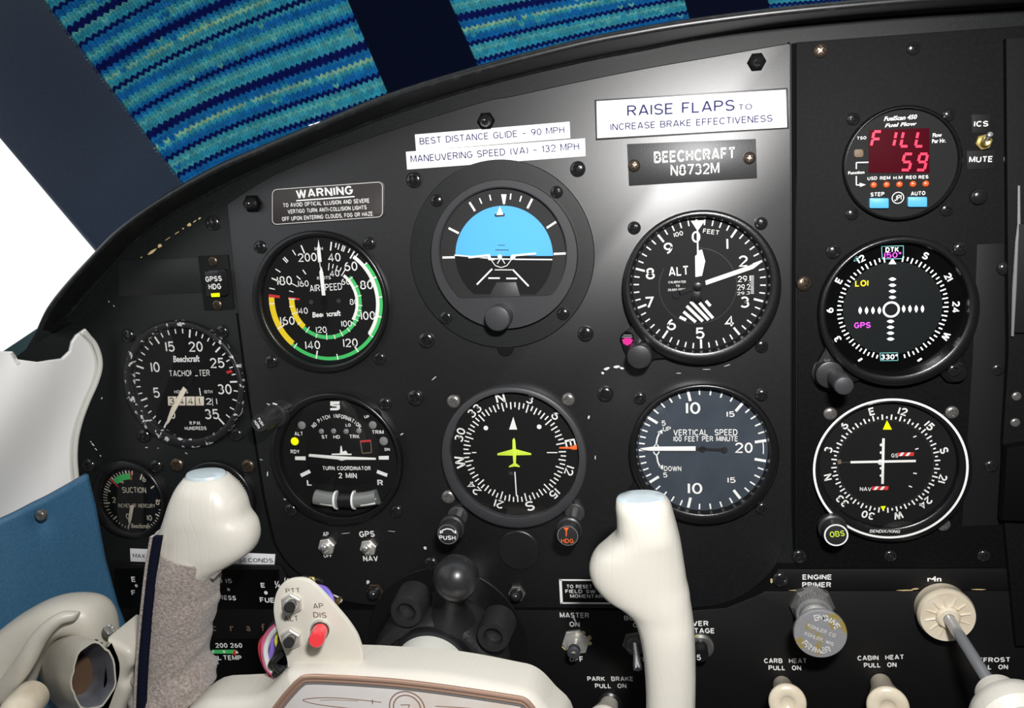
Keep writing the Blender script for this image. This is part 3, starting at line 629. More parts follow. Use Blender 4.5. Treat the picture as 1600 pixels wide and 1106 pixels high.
# --- airspeed indicator
t, h = dial('airspeed_indicator', 'round airspeed indicator with green, yellow and white arcs', (502, 472), 108, 96, hz=.004, hf=.0008, fc=(505, 470.5), lip=4)
scr(t, ((407, 386), (577, 380), (424, 565), (593, 560)))
A = (508, 471); tab = [(40, 12), (60, 36), (80, 68), (100, 107), (120, 150), (140, 195), (160, 244), (180, 295), (200, 341)]
g = Pr(h, A); g.arc(52, 223, 85.5, 91); g.arc(50, 225, 52, 58); g.build('green_arc', 'green_paint', t)
g = Pr(h, A); g.arc(223, 276, 82, 91); g.arc(225, 275, 49.5, 58); g.build('yellow_arc', 'yellow_paint', t)
g = Pr(h, A); g.arc(276, 279, 73, 91); g.arc(275, 278.5, 41, 59); g.build('red_mark', 'red_paint', t)
g = Pr(h + .00006, A); g.arc(38, 128, 80.5, 86); g.arc(41, 125, 48.5, 53); g.build('white_arc', 'white_print', t)
g = Pr(h + .00012, A)
for v in range(40, 205, 2):
    a = interp(tab, v)
    if a is None: continue
    if v % 20 == 0: g.tick(a, 78, 91, 2.2)
    elif v % 10 == 0: g.tick(a, 82, 91, 1.8)
    elif v < 60 and v % 5 == 0 or v in (44, 56): g.tick(a, 84, 91, 1.8)
for a in (20, 26, 40, 320, 331, 305, 285): g.tick(a, 82, 91, 1.6)
for k, v in enumerate(range(40, 165, 5)):
    a = interp([(40, 12), (60, 38), (80, 98), (100, 130), (120, 183), (140, 252), (160, 300)], v)
    if a: g.tick(a, 48 if v % 10 == 0 else 52, 59, 1.4)
for a in (314, 328): g.tick(a, 50, 58, 1.8)
for s_, x, y, hh in (('200', 480, 402, 13), ('40', 522, 402, 13), ('60', 548, 416, 14), ('80', 572.5, 445, 13.5), ('100', 575, 493, 13), ('120', 547.5, 535.5, 13), ('140', 488.5, 539, 13), ('160', 449, 501, 13), ('180', 444.5, 438.5, 13.5),
                     ('160', 474, 443, 9.5), ('140', 472.5, 485.5, 9.5), ('120', 502, 515, 9.5), ('100', 541.5, 505.5, 9.5), ('80', 553, 471.5, 9), ('60', 540, 440, 9.5), ('40', 522.5, 427, 10)): g.ct(s_, x, y, hh, wf=.86, bold=.006)
g.ct('MPH', 498, 388.5, 5).ct('KNOTS', 506, 434, 5).ct('AIRSPEED', 509, 449, 10.5, w=52, rot=-2, bold=.004).ct('Beechcraft', 510, 490.5, 7.5, w=46, rot=-2, bold=.03, shear=.15)
g.build('lettering', 'white_print', t)
g = Pr(h + .001); g.poly([(503, 461.5), (508.5, 461.5), (505, 426), (502, 416), (499, 425)]); g.poly([(497.2, 410), (502.6, 409), (501, 393), (497.5, 374), (495.5, 394)]); g.seg((500.5, 419), (499.5, 408), 1.2); g.build('pointer', 'white_print', t)
g = Pr(h + .0008); g.line([(506, 462), (508, 500)], 5); g.disc(508, 504, 5.5); g.disc(506.5, 471, 6); g.build('pointer_tail', 'bezel', t)
g = Pr(h + .0009); g.disc(486, 472, 3.5); g.disc(529, 470, 3.5); g.build('face_screw', 'bezel_grey', t)

# --- attitude indicator
t = thing('attitude_indicator', 'large attitude indicator with sky blue horizon half disc', 'gauge', P(785, 400, FLH)); c = P(783, 399, FLH)
c0 = Vector((c.x, 0, c.z)); s = S(784, 400)
MB().lathe(c0, [(145 * s, FLH), (145 * s, FLH + .0012), (144 * s, FLH + .0016), (0, FLH + .0016)], 80).build('mounting_ring', 'side_paint', t)
tb = P(790, 543, FLH); MB().lathe(Vector((tb.x, 0, tb.z)), [(13 * s, FLH), (13 * s, .0015), (12 * s, .0018), (0, .0018)], 24).build('mounting_tab', 'bezel', t)
zc = P(786, 399, .006); zc = Vector((zc.x, 0, zc.z)); wc = P(784, 396, .006); s6 = S(785, 398, .006)
# bezel body with the D-shaped window: loft outer circle -> window outline
n = 96; wy = P(784, 463.5, .006).z; Rw = 100 * s6
win = []; outr = []
for i in range(n):
    a = 2 * PI * i / n; d = Vector((math.cos(a), 0, math.sin(a)))
    p = Vector((wc.x, 0, wc.z)) + d * Rw
    if p.z < wy: k = (wy - wc.z) / d.z; p = Vector((wc.x + d.x * k, 0, wy))
    win.append(p); outr.append(zc + d * 116 * s6)
def lev(pts, h, f=1, cc=None): return [Vector((p.x, -h, p.z)) if f == 1 else Vector((cc.x + (p.x - cc.x) * f, -h, cc.z + (p.z - cc.z) * f)) for p in pts]
MB().loft([lev(outr, .0018), lev(outr, .0052), lev(outr, .006, .99, zc), lev(win, .006, 1.02, wc), lev(win, .0052), lev(win, .0024)], False).build('bezel', 'ai_grey', t)
MB().lathe(Vector((wc.x, 0, wc.z)), [(Rw * 1.02, .0018), (Rw * 1.02, .0026), (0, .0026)], 64).build('dial_face', 'dial_grey', t)
hd = .0028; A = (787, 400)
g = Pr(hd, A)
def halfdisc(up, tilt=2.2):
    V = []; rr = 77
    for i in range(33):
        a = -90 + 180 * i / 32 + tilt + (0 if up else 180); V.append(g.pol(a, rr))
    return V
g.wpoly(halfdisc(True)); g.build('sky_half', 'sky_paint', t)
g = Pr(hd, A); V = [v for v in halfdisc(False) if v.z > wy]; g.wpoly(V); g.build('ground_half', 'dial_black', t)
g = Pr(hd + .0002, A); g.seg((710, 398.5), (766, 403.5), 2); g.seg((800, 405), (863, 405.5), 2); g.seg((766, 404), (800, 405), 2)
g.seg((769, 420), (745, 444.5), 2.6); g.seg((801, 421), (826, 447), 2.6); g.seg((763, 434.5), (781, 434.5), 2.4); g.seg((791, 435), (808, 435), 2.4); g.seg((773, 421.5), (800, 421.5), 1.4)
for a, r0, r1, w in ((0, 84, 99, 0), (10, 87, 96, 2), (-10, 87, 96, 2), (20, 87, 96, 2), (-20, 87, 96, 2), (30, 82, 98, 3.4), (-30, 82, 98, 3.4), (60, 80, 97, 3.4), (-61, 79, 97, 3.4), (90, 78, 97, 3.4), (-89, 78, 98, 3.4)):
    if w: g.tick(a, r0, r1, w)
g.poly([(783, 303.5), (791.5, 303.5), (789, 319), (786, 319)]); g.build('scale_markings', 'white_print', t)
g = Pr(hd + .0003, A); g.poly([(781, 322), (786.5, 335.5), (775.5, 336)]); g.build('bank_pointer', 'white_print', t)
g = Pr(hd + .00012, A); g.line([g2 for g2 in ((778, 383), (789, 383))], .9); g.line([(774, 390.5), (795, 390.5)], 1.1); g.poly([(772, 334.5), (789, 333.5), (788, 338), (774, 339)]); g.build('pitch_lines', 'black_print', t)
MB().plate([(762, 466), (776, 441), (806, 441), (813, 463), (811, 467)], .0026, .0042, .0002).build('pedestal', 'ai_grey', t)
mb = MB(); hh = .0042
for q in ([(731, 400.5), (765, 397), (766.5, 401), (767, 404), (775, 404), (772, 407), (763, 406.5), (761, 401), (732, 404)], [(797, 402), (799, 398), (837, 394.5), (838, 398), (806, 400.5), (804, 405), (798, 407)]): mb.plate(q, .0036, hh, .0002)
mb.lathe(P(783, 400, 0), [(3.4 * s, .0036), (3.4 * s, .0044), (0, .0046)], 16)
mb.build('miniature_aircraft', 'white_print', t)
g = Pr(.0043); g.line([(783, 402), (777, 412)], 1.4); g.line([(783, 402), (789, 412)], 1.4); g.line([(768, 407), (774, 415), (783, 418), (792, 415), (798, 407)], 1.2); g.build('reference_symbol', 'white_print', t)
pane(wc, Rw, .0050, t)
scr(t, ((683, 313), (870, 300), (697, 496), (880, 490)), .002, 9.5)
def knob(name, parent, face, r, h0, h1, m='knob_black', fm=None, knurl=None, base=None, cap=.0006, label=None, stem=None):
    c = P(*face, h1); c = Vector((c.x, 0, c.z)); s = S(*face, h1); q = r * s
    prof = [(q * (base or 1), h0), (q * (base or 1), h0 + (h1 - h0) * .3), (q, h0 + (h1 - h0) * .34), (q, h1 - cap * 2), (q * .95, h1 - cap * .4), (q * .86, h1), (0, h1)]
    return MB().lathe(c, prof, 60, (.05, (2, 3)) if knurl else None).build(name, m, parent, ang=50, label=label)
knob('adjustment_knob', t, (777, 498), 20, .006, .016, 'bezel_grey')

# --- altimeter
t, h = dial('altimeter', 'altimeter with white hands on black face numbered 0 to 9', (1094, 449), 121, 104, hz=.007, hf=.001, fc=(1092, 445), lip=5)
scr(t, ((991, 356), (1189, 349), (1190, 541)), r=10)
lobe((1094, 449), 112, 205, 245, [(985, 512), (975, 520), (972, 538), (979, 556), (985, 572), (1000, 578), (1014, 572), (1022, 562), (1040, 560)], FLH, .0045, t)
g = Pr(.0047); g.disc(980, 528, 10.5); g.build('port_rim', 'seam', t)
g = Pr(.0048); g.poly([(972, 531), (976, 528), (985, 528), (989, 531), (986, 537), (980, 540), (974, 537)]); g.build('moisture_port', 'magenta_ball', t)
g = Pr(.0049); g.seg((974, 523.5), (987, 523.5), 1); g.seg((972, 526.5), (988, 526.5), 1.2); g.build('port_marks', 'grey_print', t)
knob('setting_knob', t, (999, 558), 19.5, .0045, .018, 'knob_black')
A = (1092, 445); g = Pr(h + .00006, A); g.rot = -1.3
for k in range(50):
    a = k * 7.2
    if k % 5 == 0: g.tick(a, 87.5 if k else 92, 102, 3.2)
    else: g.tick(a, 93.5, 102, 2)
for s_, x, y in (('0', 1087.5, 370), ('1', 1136.5, 381), ('2', 1161, 408), ('3', 1164, 472), ('4', 1139, 502), ('5', 1094, 520.5), ('6', 1049, 507), ('7', 1015.5, 472.5), ('8', 1016, 427.5), ('9', 1044, 388)): g.ct(s_, x, y, 18, rot=-1, wf=.92, bold=.012)
g.ct('100', 1060, 365.5, 7, -12, 1, .008).ct('FEET', 1111, 362, 7, 10, 1, .008).ct('ALT', 1060, 423.5, 15, w=30, bold=.015, rot=-2).ct('CALIBRATED', 1058, 440.5, 3.6, w=27).ct('TO', 1059, 446.5, 3.4).ct('20,000 FEET', 1057, 452.5, 3.6, w=27)
g.ct('29.1', 1162.5, 435.5, 9.5, w=20, bold=.006, rot=-2).ct('29.2', 1162, 448.5, 9, w=20, bold=.006, rot=-2).ct('29.3', 1161.5, 458, 5, w=20, bold=.004, rot=-2)
for k in range(14): g.seg((1173 if k % 5 else 1171, 431 + k * 2.1), (1178, 431 + k * 2.1), .8)
g.poly([(1079.5, 345), (1102, 344), (1090, 361)])
g.build('lettering', 'white_print', t)
g = Pr(h + .00008, (1090, 447)); g.arc(0, 300, 59.5, 60.2, 60); g.build('subdial_edge', 'bezel_grey', t)
g = Pr(h + .0001)   # hatched warning flag
for a, b in (((1062, 495), (1072, 500)), ((1068, 487), (1087, 503)), ((1073, 478), (1098, 502)), ((1079, 471), (1107, 500)), ((1093, 473), (1114, 497)), ((1103, 470), (1110, 478))): g.seg(a, b, 4.6)
g.build('hatched_flag', 'white_print', t)
MB().plate([(1086.5, 433), (1086, 400), (1091, 396), (1092, 391), (1097, 390), (1102, 408), (1097, 431)], h + .0004, h + .0009, .0001).build('hour_hand', 'white_print', t)
g = Pr(h + .00095); g.seg((1089.8, 358), (1090.3, 398), 2.4); g.build('thin_hand', 'white_print', t)
MB().plate([(1078, 470), (1085, 452), (1093, 452), (1098, 470), (1090, 474)], h + .0004, h + .0008, .0001).build('hour_hand_tail', 'bezel', t)
MB().plate([(1103, 445.5), (1102, 438.5), (1172, 414.5), (1188, 407), (1189, 410.5), (1177, 420)], h + .001, h + .0014, .0001).build('minute_hand', 'white_print', t)
g = Pr(h + .0012); g.seg((1104, 442), (1061, 458), 7); g.disc(1057, 460, 6.5); g.disc(1090, 447, 9); g.build('hand_tail', 'bezel', t)
MB().lathe(P(1090, 447, 0), [(.0022, h + .0014), (.0022, h + .0022), (.0012, h + .0024), (0, h + .0024)], 20).build('hub', 'bezel', t)

# --- tachometer
t, h = dial('tachometer', 'tachometer with worn paint chipped bezel and hour counter', (290, 600), 96, 83, hb=-.0012, hz=.0045, hf=.001, m='bezel_worn', fc=(292, 598), lip=4)
scr(t, ((200, 524), (347, 518), (225, 681), (369, 679)), -.0012, 10)
A = (291, 599); g = Pr(h + .00005, A)
tt = [(0, 214), (5, 252), (10, 290), (15, 330), (20, 372), (25, 409), (30, 449), (35, 500)]
for v in range(36):
    a = interp(tt, v); g.tick(a, 70 if v % 5 == 0 else 75, 82, 2.6 if v % 5 == 0 else 1.8)
for s_, x, y in (('15', 265.5, 541.5), ('20', 305.5, 541.5), ('10', 242.5, 573.5), ('25', 339, 567), ('5', 244.5, 613.5), ('30', 351, 608), ('35', 331, 647), ('0', 270, 648)): g.ct(s_, x, y, 15.5 if s_ != '0' else 12, wf=.82, bold=.01)
g.ct('Beechcraft', 291, 560.5, 9, w=43, bold=.03, shear=.15).ct('TACHOMETER', 296, 583, 9.5, w=65, bold=.008).ct('HOURS', 283, 612, 5, w=22).ct('10TH', 325.5, 612, 5, w=13).ct('R.P.M.', 305, 661, 5.5, w=18, bold=.03).ct('HUNDREDS', 305.5, 669, 5.5, w=35, bold=.03)
g.seg((311.5, 606), (313.5, 618), 1.6).ct('2', 326, 627, 10, w=9).ct('1', 338.5, 627, 10).seg((331.5, 622), (332.5, 634), .9)
g.build('lettering', 'white_print', t)
g = Pr(h + .00005); g.seg((354, 582), (362.5, 579.5), 4); g.build('red_mark', 'red_paint', t)
for k in range(4):
    x = 262 + k * 14.4; MB().plate([(x, 619.5), (x + 13, 619.5), (x + 13, 633.5), (x + .5, 633.5)], h, h + .0004, .0001).build('counter_wheel', 'cream_print', t)
g = Pr(h + .00045); [g.ct(d, 268.5 + k * 14.4, 626.5, 10.5, w=8, bold=.005) for k, d in enumerate('3441')]; g.build('lettering', 'black_print', t)
MB().plate([(286, 604), (291.5, 609), (275, 640), (264, 660), (259, 665), (262, 652), (267, 638)], h + .0012, h + .0016, .0001).build('pointer', 'cream_print', t)
g = Pr(h + .0011); g.seg((293, 603), (303, 583), 6); g.disc(305, 579, 6.5); g.build('pointer_tail', 'bezel', t)

# --- suction gauge and the gauge half hidden by the grip
t, h = dial('suction_gauge', 'small suction gauge with short green arc, lower left', (203, 778), 58.5, 47.5, hb=-.0012, hz=.0045, hf=.001, fc=(207, 780), lip=3)
scr(t, ((140, 727), (244, 728)), -.0012, 9.5)
A = (208, 784); g = Pr(h + .00005, A)
tt = [(0, 199), (2, 267), (4, 322), (6, 386), (8, 447), (10, 511)]
for k in range(51):
    v = k / 5; a = interp(tt, v)
    if 60 < a % 360 < 102 or 8 < a % 360 < 60: 
        if k % 5: continue
    g.tick(a, 37.5 if k % 5 == 0 else 41, 47.5, 2.2 if k % 5 == 0 else 1.3)
for s_, x, y in (('4', 190, 751.5), ('6', 225, 748.5), ('2', 178, 781), ('8', 246, 784.5), ('0', 199.5, 806.5), ('10', 233.5, 809)): g.ct(s_, x, y, 8.5, wf=.8)
g.ct('SUCTION', 209.5, 765.5, 9, w=38, bold=.004).ct('INCHES OF MERCURY', 213.5, 790, 6, w=59, bold=.004).ct('Beechcraft', 219.5, 821.5, 6.5, w=30, bold=.02, shear=.15)
g.build('lettering', 'cream_print', t)
g = Pr(h + .0001, A); g.arc(-39, 2, 34, 43); g.build('green_arc', 'green_paint', t)
g = Pr(h + .00014, A); g.arc(-44, -40.5, 30, 47); g.arc(3, 6, 33, 46); g.build('red_mark', 'red_paint', t)
MB().plate([(203.5, 789.5), (209, 789.5), (205, 812), (202, 822), (200, 812)], h + .0012, h + .0016, .0001).build('pointer', 'cream_print', t)
t, h = dial('manifold_gauge', 'small round gauge mostly hidden behind the left yoke grip', (342, 778), 58.5, 48, hb=-.0012, hz=.0045, hf=.001, fc=(344, 779), lip=3)
scr(t, ((277, 726), (388, 728)), -.0012, 10, 'screw_bronze')
g = Pr(h + .00005, (344, 780))
for k in range(61): g.tick(-150 + k * 5, 38 if k % 5 == 0 else 42, 47.5, 2.2 if k % 5 == 0 else 1.2)
g.ct('3', 387, 780, 10.5).ct('2', 352, 741, 9.5).ct('1', 306, 770, 9.5).ct('PSI', 342, 802, 7).build('lettering', 'white_print', t)

# --- turn coordinator
t, h = dial('turn_coordinator', 'turn coordinator with white aircraft silhouette and slip tube', (528, 715), 102, 90, hz=.0055, hf=.0012, fc=(531, 714), lip=4)
scr(t, ((602, 631), (455, 797), (619, 799)))
MB().plate(cr([(496, 657), (535, 652), (572, 660), (590, 690), (592, 735), (575, 755), (530, 757), (490, 753), (480, 730), (480, 690)], 4, True), h, h + .0001, .00005).build('inner_window', 'dial_black', t)
g = Pr(h + .00016)
for s_, x, y, hh, w in (('ALT', 466.5, 677.5, 6, 13), ('RDY', 461, 705.5, 6, 14), ('UP', 573, 651, 4.5, 8), ('TRIM', 590.5, 675, 6, 18), ('DN', 605, 702, 4.5, 8), ('ST', 507, 682.5, 5.5, 9), ('HD', 526, 682.5, 5.5, 10.5), ('TRK', 554, 682, 6, 15.5), ('LO', 544, 664, 5, 8),
                        ('TURN COORDINATOR', 541.5, 731.5, 6.3, 75), ('2 MIN', 543, 743, 8.5, 29), ('L', 483, 754, 9, 7), ('R', 594, 754, 9, 8.5)): g.ct(s_, x, y, hh, w=w, bold=.022)
g.poly([(461, 713), (477.5, 713), (477.5, 719), (461, 718.5)]); g.poly([(591.5, 712.5), (607.5, 712), (607.5, 718), (592, 718)])
g.seg((470, 743), (484.5, 736), 5.5); g.seg((589, 736.5), (605, 742.5), 5.5)
s_ = 'NO PITCH INFORMATION'; cc = (528.5, 700.5)
gg = Pr(h + .00016, cc)
for k, ch in enumerate(s_):
    if ch != ' ': gg.pt(ch, -49 + 98 * (k + .2) / len(s_) + 2, 50, 6.4, .62, .02)
g.add(gg.V, gg.F)
for q in ([(516, 627), (531, 627), (530, 631.5), (521, 631.5), (521, 634), (516, 634)], [(519, 632.5), (531, 632.5), (531, 639), (527, 641), (516, 641), (516, 637.5), (526, 637), (526, 635), (519, 635)]): g.poly(q)
g.build('lettering', 'white_print', t)
for nm, mm, ls in (('warning_lamp', 'lens_grey', ((473.5, 663, 6), (584, 662.5, 6), (601, 687.5, 6.5), (504, 672.5, 4), (523, 672, 4), (542.5, 672.5, 4), (562.5, 671.5, 4))), ('ready_lamp', 'lamp_yellow', ((462.5, 688, 6),))):
    for x, y, r in ls: q = S(x, y) * r; MB().lathe(P(x, y, 0) , [(q, h), (q, h + .0004), (q * .6, h + .0008), (0, h + .0009)], 20).build(nm, mm, t)
g = Pr(h + .00016); g.line([(563, 689), (579, 687.5), (580.5, 707), (566, 708), (563, 689)], 1.5); g.build('flag_frame', 'tan_print', t)
g = Pr(h + .0002); g.poly([(563, 688.5), (579, 687), (579.3, 690), (563.5, 691)]); g.build('red_mark', 'red_paint', t)
mb = MB().plate([(482, 711), (483, 709.5), (530, 713), (587, 715.5), (587, 718.5), (540, 718.5), (534, 720), (527, 718), (482, 713.5)], h + .0008, h + .0014, .0002)
mb.plate([(518, 709), (531, 708.5), (532, 697), (533.5, 697), (535, 706), (540, 704), (543, 709), (549, 709), (549, 711), (518, 711)], h + .0006, h + .0011, .0001)
mb.build('aircraft_silhouette', 'white_print', t)
# slip tube: curved glass tube with ball
pts = [P(x, y, h + .0022) for x, y in cr([(493, 776), (512, 779.5), (541, 781.5), (570, 780), (590, 776)], 5)]
MB().tube(pts[:11], 11.5 * S(540, 780), 16).build('slip_tube', 'tube_dim', t); MB().tube(pts[11:], 11.5 * S(540, 780), 16).build('slip_tube', 'tube_dim', t)
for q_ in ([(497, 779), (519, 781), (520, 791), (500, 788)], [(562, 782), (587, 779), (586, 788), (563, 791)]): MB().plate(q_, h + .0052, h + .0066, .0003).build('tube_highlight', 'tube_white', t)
MB().tube([P(531, 781, h + .0022), P(553, 781.3, h + .0022)], 11.8 * S(540, 780), 16).build('slip_ball', 'black_plastic', t)
for x in (526, 554): MB().tube([P(x - 1.2, 781, h + .0022), P(x + 1.2, 781, h + .0022)], 14 * S(540, 780), 20).build('tube_collar', 'white_print', t)

# --- heading indicator
t, h = dial('heading_indicator', 'heading indicator compass with lime green aircraft symbol', (804, 712), 111, 98, hz=.006, hf=.0015, m='bezel_grey', fc=(804, 709.5), lip=1.5)
scr(t, ((709, 627), (888, 624), (701, 776)), r=10, m='gun_metal')
A = (803.5, 707); g = Pr(h + .00005, A); g.rot = -11
for k in range(72): g.tick(k * 5, 66 if k % 6 == 0 else (68 if k % 2 == 0 else 71), 79, 2)
for k, s_ in enumerate(('N', '3', '6', 'E', '12', '15', 'S', '21', '24', 'W', '30', '33')): g.pt(s_, k * 30 + (0, 0, 0, 1, 0, -1, -2, 0, 0, 1, 0, 0)[k], 87.5, 15.5 if s_ in 'NESW' else 13.5, 1.0 if s_ in 'NESW' else .9, .014)
g.rot = 0
for a in (45, -47): g.pdisc(a, 57, 3.6)
for a in (90, 270): g.tick(a, 50 if a == 90 else 59, 66, 1.6)
g.poly([(802, 651), (808, 671), (795.5, 671)]); g.seg((804.5, 737), (807, 775), 1.8); g.build('lettering', 'white_print', t)
pl = [(800.5, 687), (803, 684), (805, 688), (806, 702), (830, 708.5), (830, 711), (806.5, 711.5), (806, 724), (812, 728.5), (812, 730), (804, 729), (795, 730.5), (795, 728.5), (802, 724), (801, 712), (777, 711.5), (777, 708.5), (800.5, 702)]
MB().plate(pl, h + .0008, h + .0014, .0002).build('aircraft_symbol', 'lime_paint', t)
MB().plate([(873, 701), (874, 698.5), (890, 698.5), (901, 694.5), (902, 702), (897, 703), (890, 701.5)], h + .0004, h + .0010, .0002).build('heading_bug', 'orange_paint', t)
for x, y in ((717, 803), (899, 798)): MB().lathe(P(x, y, 0), [(15 * S(x, y), FLH), (15 * S(x, y), .004), (13 * S(x, y), .0046), (0, .0046)], 30).build('bezel_ear', 'bezel_grey', t)
for x, y in ((692 + 3, 836 - 1), (880, 840)): pass

# --- vertical speed indicator
t, h = dial('vertical_speed_indicator', 'vertical speed indicator with blue haze coloured into its face, single hand', (1098, 707), 112.5, 98, hz=.006, hf=.001, fm='dial_haze', fc=(1097, 703.5), lip=5)
scr(t, ((1000, 622), (1190, 617), (1191, 794)))
lobe((1098, 707), 104, 225, 250, [(990, 755), (982, 768), (984, 785), (1000, 790), (1018, 786)], FLH, .0035, t)
A = (1097, 703); g = Pr(h + .00005, A)
tt = [(0, 270), (5, 303), (10, 348), (15, 399.5), (20, 441)]
for sg in (1, -1):
    for v in range(0, 21):
        if v == 0 and sg < 0: continue
        a = interp(tt, v); a = a if sg > 0 else 180 - a + (3.5 if v in (15,) else 1.5 if v >= 10 else 0) ; mj = v % 5 == 0
        w = 4.2 if mj else 2.3
        if v == 0: g.tick(a, 84, 97, 3); continue
        g.tick(a, 80 if mj else 88, 97, w)
g.arc(82, 94, 91, 92.5)
for s_, x, y, hh, w in (('10', 1083, 637.5, 19, 22), ('15', 1141.5, 647, 9, 12), ('5', 1037, 661, 8.5, 6), ('UP', 1042, 670, 7.5, 12), ('DOWN', 1051, 732, 8, 26), ('5', 1039.5, 742, 8, 6), ('10', 1086, 763, 18, 22), ('15', 1143, 750, 9, 12), ('20', 1162, 699.5, 17, 27),
                        ('VERTICAL  SPEED', 1102, 675.5, 10, 97), ('100 FEET PER MINUTE', 1102, 685.5, 8.5, 97)): g.ct(s_, x, y, hh, w=w, bold=.012)
g.line([(1031, 675), (1027, 684), (1025, 695)], 2.2).line([(1026, 711), (1028, 722), (1032, 730)], 2.2)
g.poly([(1035, 671), (1027, 675), (1035, 678)]).poly([(1036, 726), (1029, 729), (1036, 734)])
for k in range(14): a = 2 * PI * k / 14; b = 2 * PI * (k + 1) / 14; g.seg((1025.5 + 4.5 * math.cos(a), 702.5 + 8 * math.sin(a)), (1025.5 + 4.5 * math.cos(b), 702.5 + 8 * math.sin(b)), 1.8)
g.build('lettering', 'white_print', t)
MB().plate([(1000, 700.5), (1020, 698), (1087, 697.5), (1087, 704.5), (1015, 704.5), (1004, 703)], h + .0012, h + .0017, .0002).build('pointer', 'white_print', t)
g = Pr(h + .0011); g.seg((1087, 701), (1130, 702.5), 4); g.disc(1132, 703, 5); g.disc(1098, 701.5, 5); g.build('pointer_tail', 'plaque_grey', t)

# --- fuel flow computer
t, h = dial('fuel_flow_meter', 'fuel flow meter with red digits over five orange lamps', (1407, 255.5), 91, 86, hb=0, hz=.0045, hf=.0012, fc=(1407, 255.5), lip=1, fm='dial_black', glassy=False)
scr(t, ((1333, 186), (1482, 180), (1331, 334), (1479, 328)), 0, 10)
MB().plate([(1358, 203), (1452, 200), (1453, 270), (1357, 270)], h, h + .0002, .0001).build('display_window', 'led_window', t)
SEG = {'F': 'afeg', 'I': 'bc', 'L': 'fed', '5': 'afgcd', '9': 'abfgcd'}
def seven(g, ch, x, y, w, hh, sw, sl=.12):
    q = {'a': ((0, 0), (1, 0)), 'b': ((1, 0), (1, .5)), 'c': ((1, .5), (1, 1)), 'd': ((0, 1), (1, 1)), 'e': ((0, .5), (0, 1)), 'f': ((0, 0), (0, .5)), 'g': ((0, .5), (1, .5))}
    for k in SEG[ch]:
        (a, b), (c_, d) = q[k]; f = lambda u, v: (x + (u - .5) * w - (v - .5) * hh * sl * 1.6, y + (v - .5) * hh)
        p, r = f(a, b), f(c_, d); e = .12; g.seg((p[0] + (r[0] - p[0]) * e * .3, p[1] + (r[1] - p[1]) * e), (r[0] - (r[0] - p[0]) * e * .3, r[1] - (r[1] - p[1]) * e), sw)
g = Pr(h + .00025)
for ch, x in (('F', 1369), ('I', 1393), ('L', 1415), ('L', 1438)): seven(g, ch, x, 217, 11, 23, 4)
for ch, x in (('5', 1417), ('9', 1441)): seven(g, ch, x, 253, 12, 25, 4)
g.build('led_digit', 'led_red', t)
g = Pr(h + .0003)
for s_, x, y, hh, w in (('FuelScan 450', 1407, 184, 6.5, 51), ('Fuel Flow', 1407.5, 194.5, 5.5, 49), ): g.ct(s_, x, y, hh, w=w, bold=.03, shear=.25)
for s_, x, y, hh, w in (('TSO', 1346.5, 215.5, 5, 14), ('Flow', 1464.5, 211, 6, 14), ('Per Hr.', 1467, 220, 6, 21), ('Function', 1338, 269.5, 4.5, 25), ('USD', 1363, 278.5, 5.5, 15), ('REM', 1383, 278, 5.5, 16), ('H.M', 1403, 277.5, 5.5, 14), ('REQ', 1423.5, 277, 5.5, 16), ('RES', 1443, 276.5, 5.5, 15),
                        ('STEP', 1371, 303.5, 6.5, 21), ('AUTO', 1434.5, 302, 6.5, 22)): g.ct(s_, x, y, hh, w=w, bold=.025)
g.line([(1357, 253.5), (1338, 254), (1338, 264)], 1.8).line([(1338, 275), (1338, 289), (1345, 289)], 1.8).poly([(1343, 285.5), (1353, 288.5), (1344, 292)])
g.disc(1403, 309, 9.5, 28); g.build('lettering', 'white_print', t)
g = Pr(h + .00035); g.disc(1403, 309, 8.2, 28); g.build('logo_field', 'dial_black', t)
g = Pr(h + .0004); g.ct('JPI', 1403, 309, 8.5, -8, w=12, bold=.01, shear=.2); g.build('logo_lettering', 'white_print', t)
for x in (1364, 1384, 1404, 1425, 1445): q = 4.8 * S(x, 288); MB().lathe(P(x, 289 - (x - 1364) / 40, 0), [(q, h), (q, h + .0008), (q * .7, h + .0015), (0, h + .0018)], 16).build('orange_lamp', 'orange_led', t)
for x, y in ((1374, 317.5), (1434, 315.5)): MB().plate(rrect(x - 15, y - 8, x + 15, y + 8, 2), h, h + .0022, .0004).build('push_button', 'button_blue', t)
MB().plate(rrect(1334.5, 233, 1349.5, 246, 4), h, h + .001, .0004).build('selector_button', 'tan_print', t)

# --- lit course display
t, h = dial('course_display', 'round lit course display with DTK box and white ring circle', (1398, 485), 119.5, 105, hb=0, hz=.008, hf=.0015, fm='display_black', fc=(1396, 482), lip=4)
scr(t, ((1302, 393), (1500, 389)), 0, 11)
MB().lathe(P(1491, 579, 0), [(16 * S(1491, 579), 0), (16 * S(1491, 579), .0045), (14.5 * S(1491, 579), .005), (0, .005)], 30).build('bezel_ear', 'bezel', t); screw(1491, 578, t, 10, .005)
A = (1394, 482); g = Pr(h, A); g.arc(0, 360, 0.1, 75, 60); g.build('display_disc', 'display_grey', t)
g = Pr(h + .00006, A); g.rot = -30
CUT = P(1390, 565, h).z
for k in range(72):
    if abs((k * 5 - 30 + 180) % 360 - 180) < 9 or abs((k * 5 - 30) % 360 - 180) < 11: continue
    if g.pol(k * 5, 84).z < CUT: continue
    g.tick(k * 5, 75.5 if k % 2 == 0 else 78, 84, 2.0)
for k, s_ in enumerate(('15', 'S', '21', '24', 'W', '30', '33', 'N', '3', '6', 'E', '12')):
    if k in (0, 5, 6, 7): continue
    g._ct(s_, g.pol(k * 30 + 30 + (0 if k != 11 else -1), 95), 11 * g.sc / CAP, math.radians(k * 30), .85, .03)
g.rot = 0
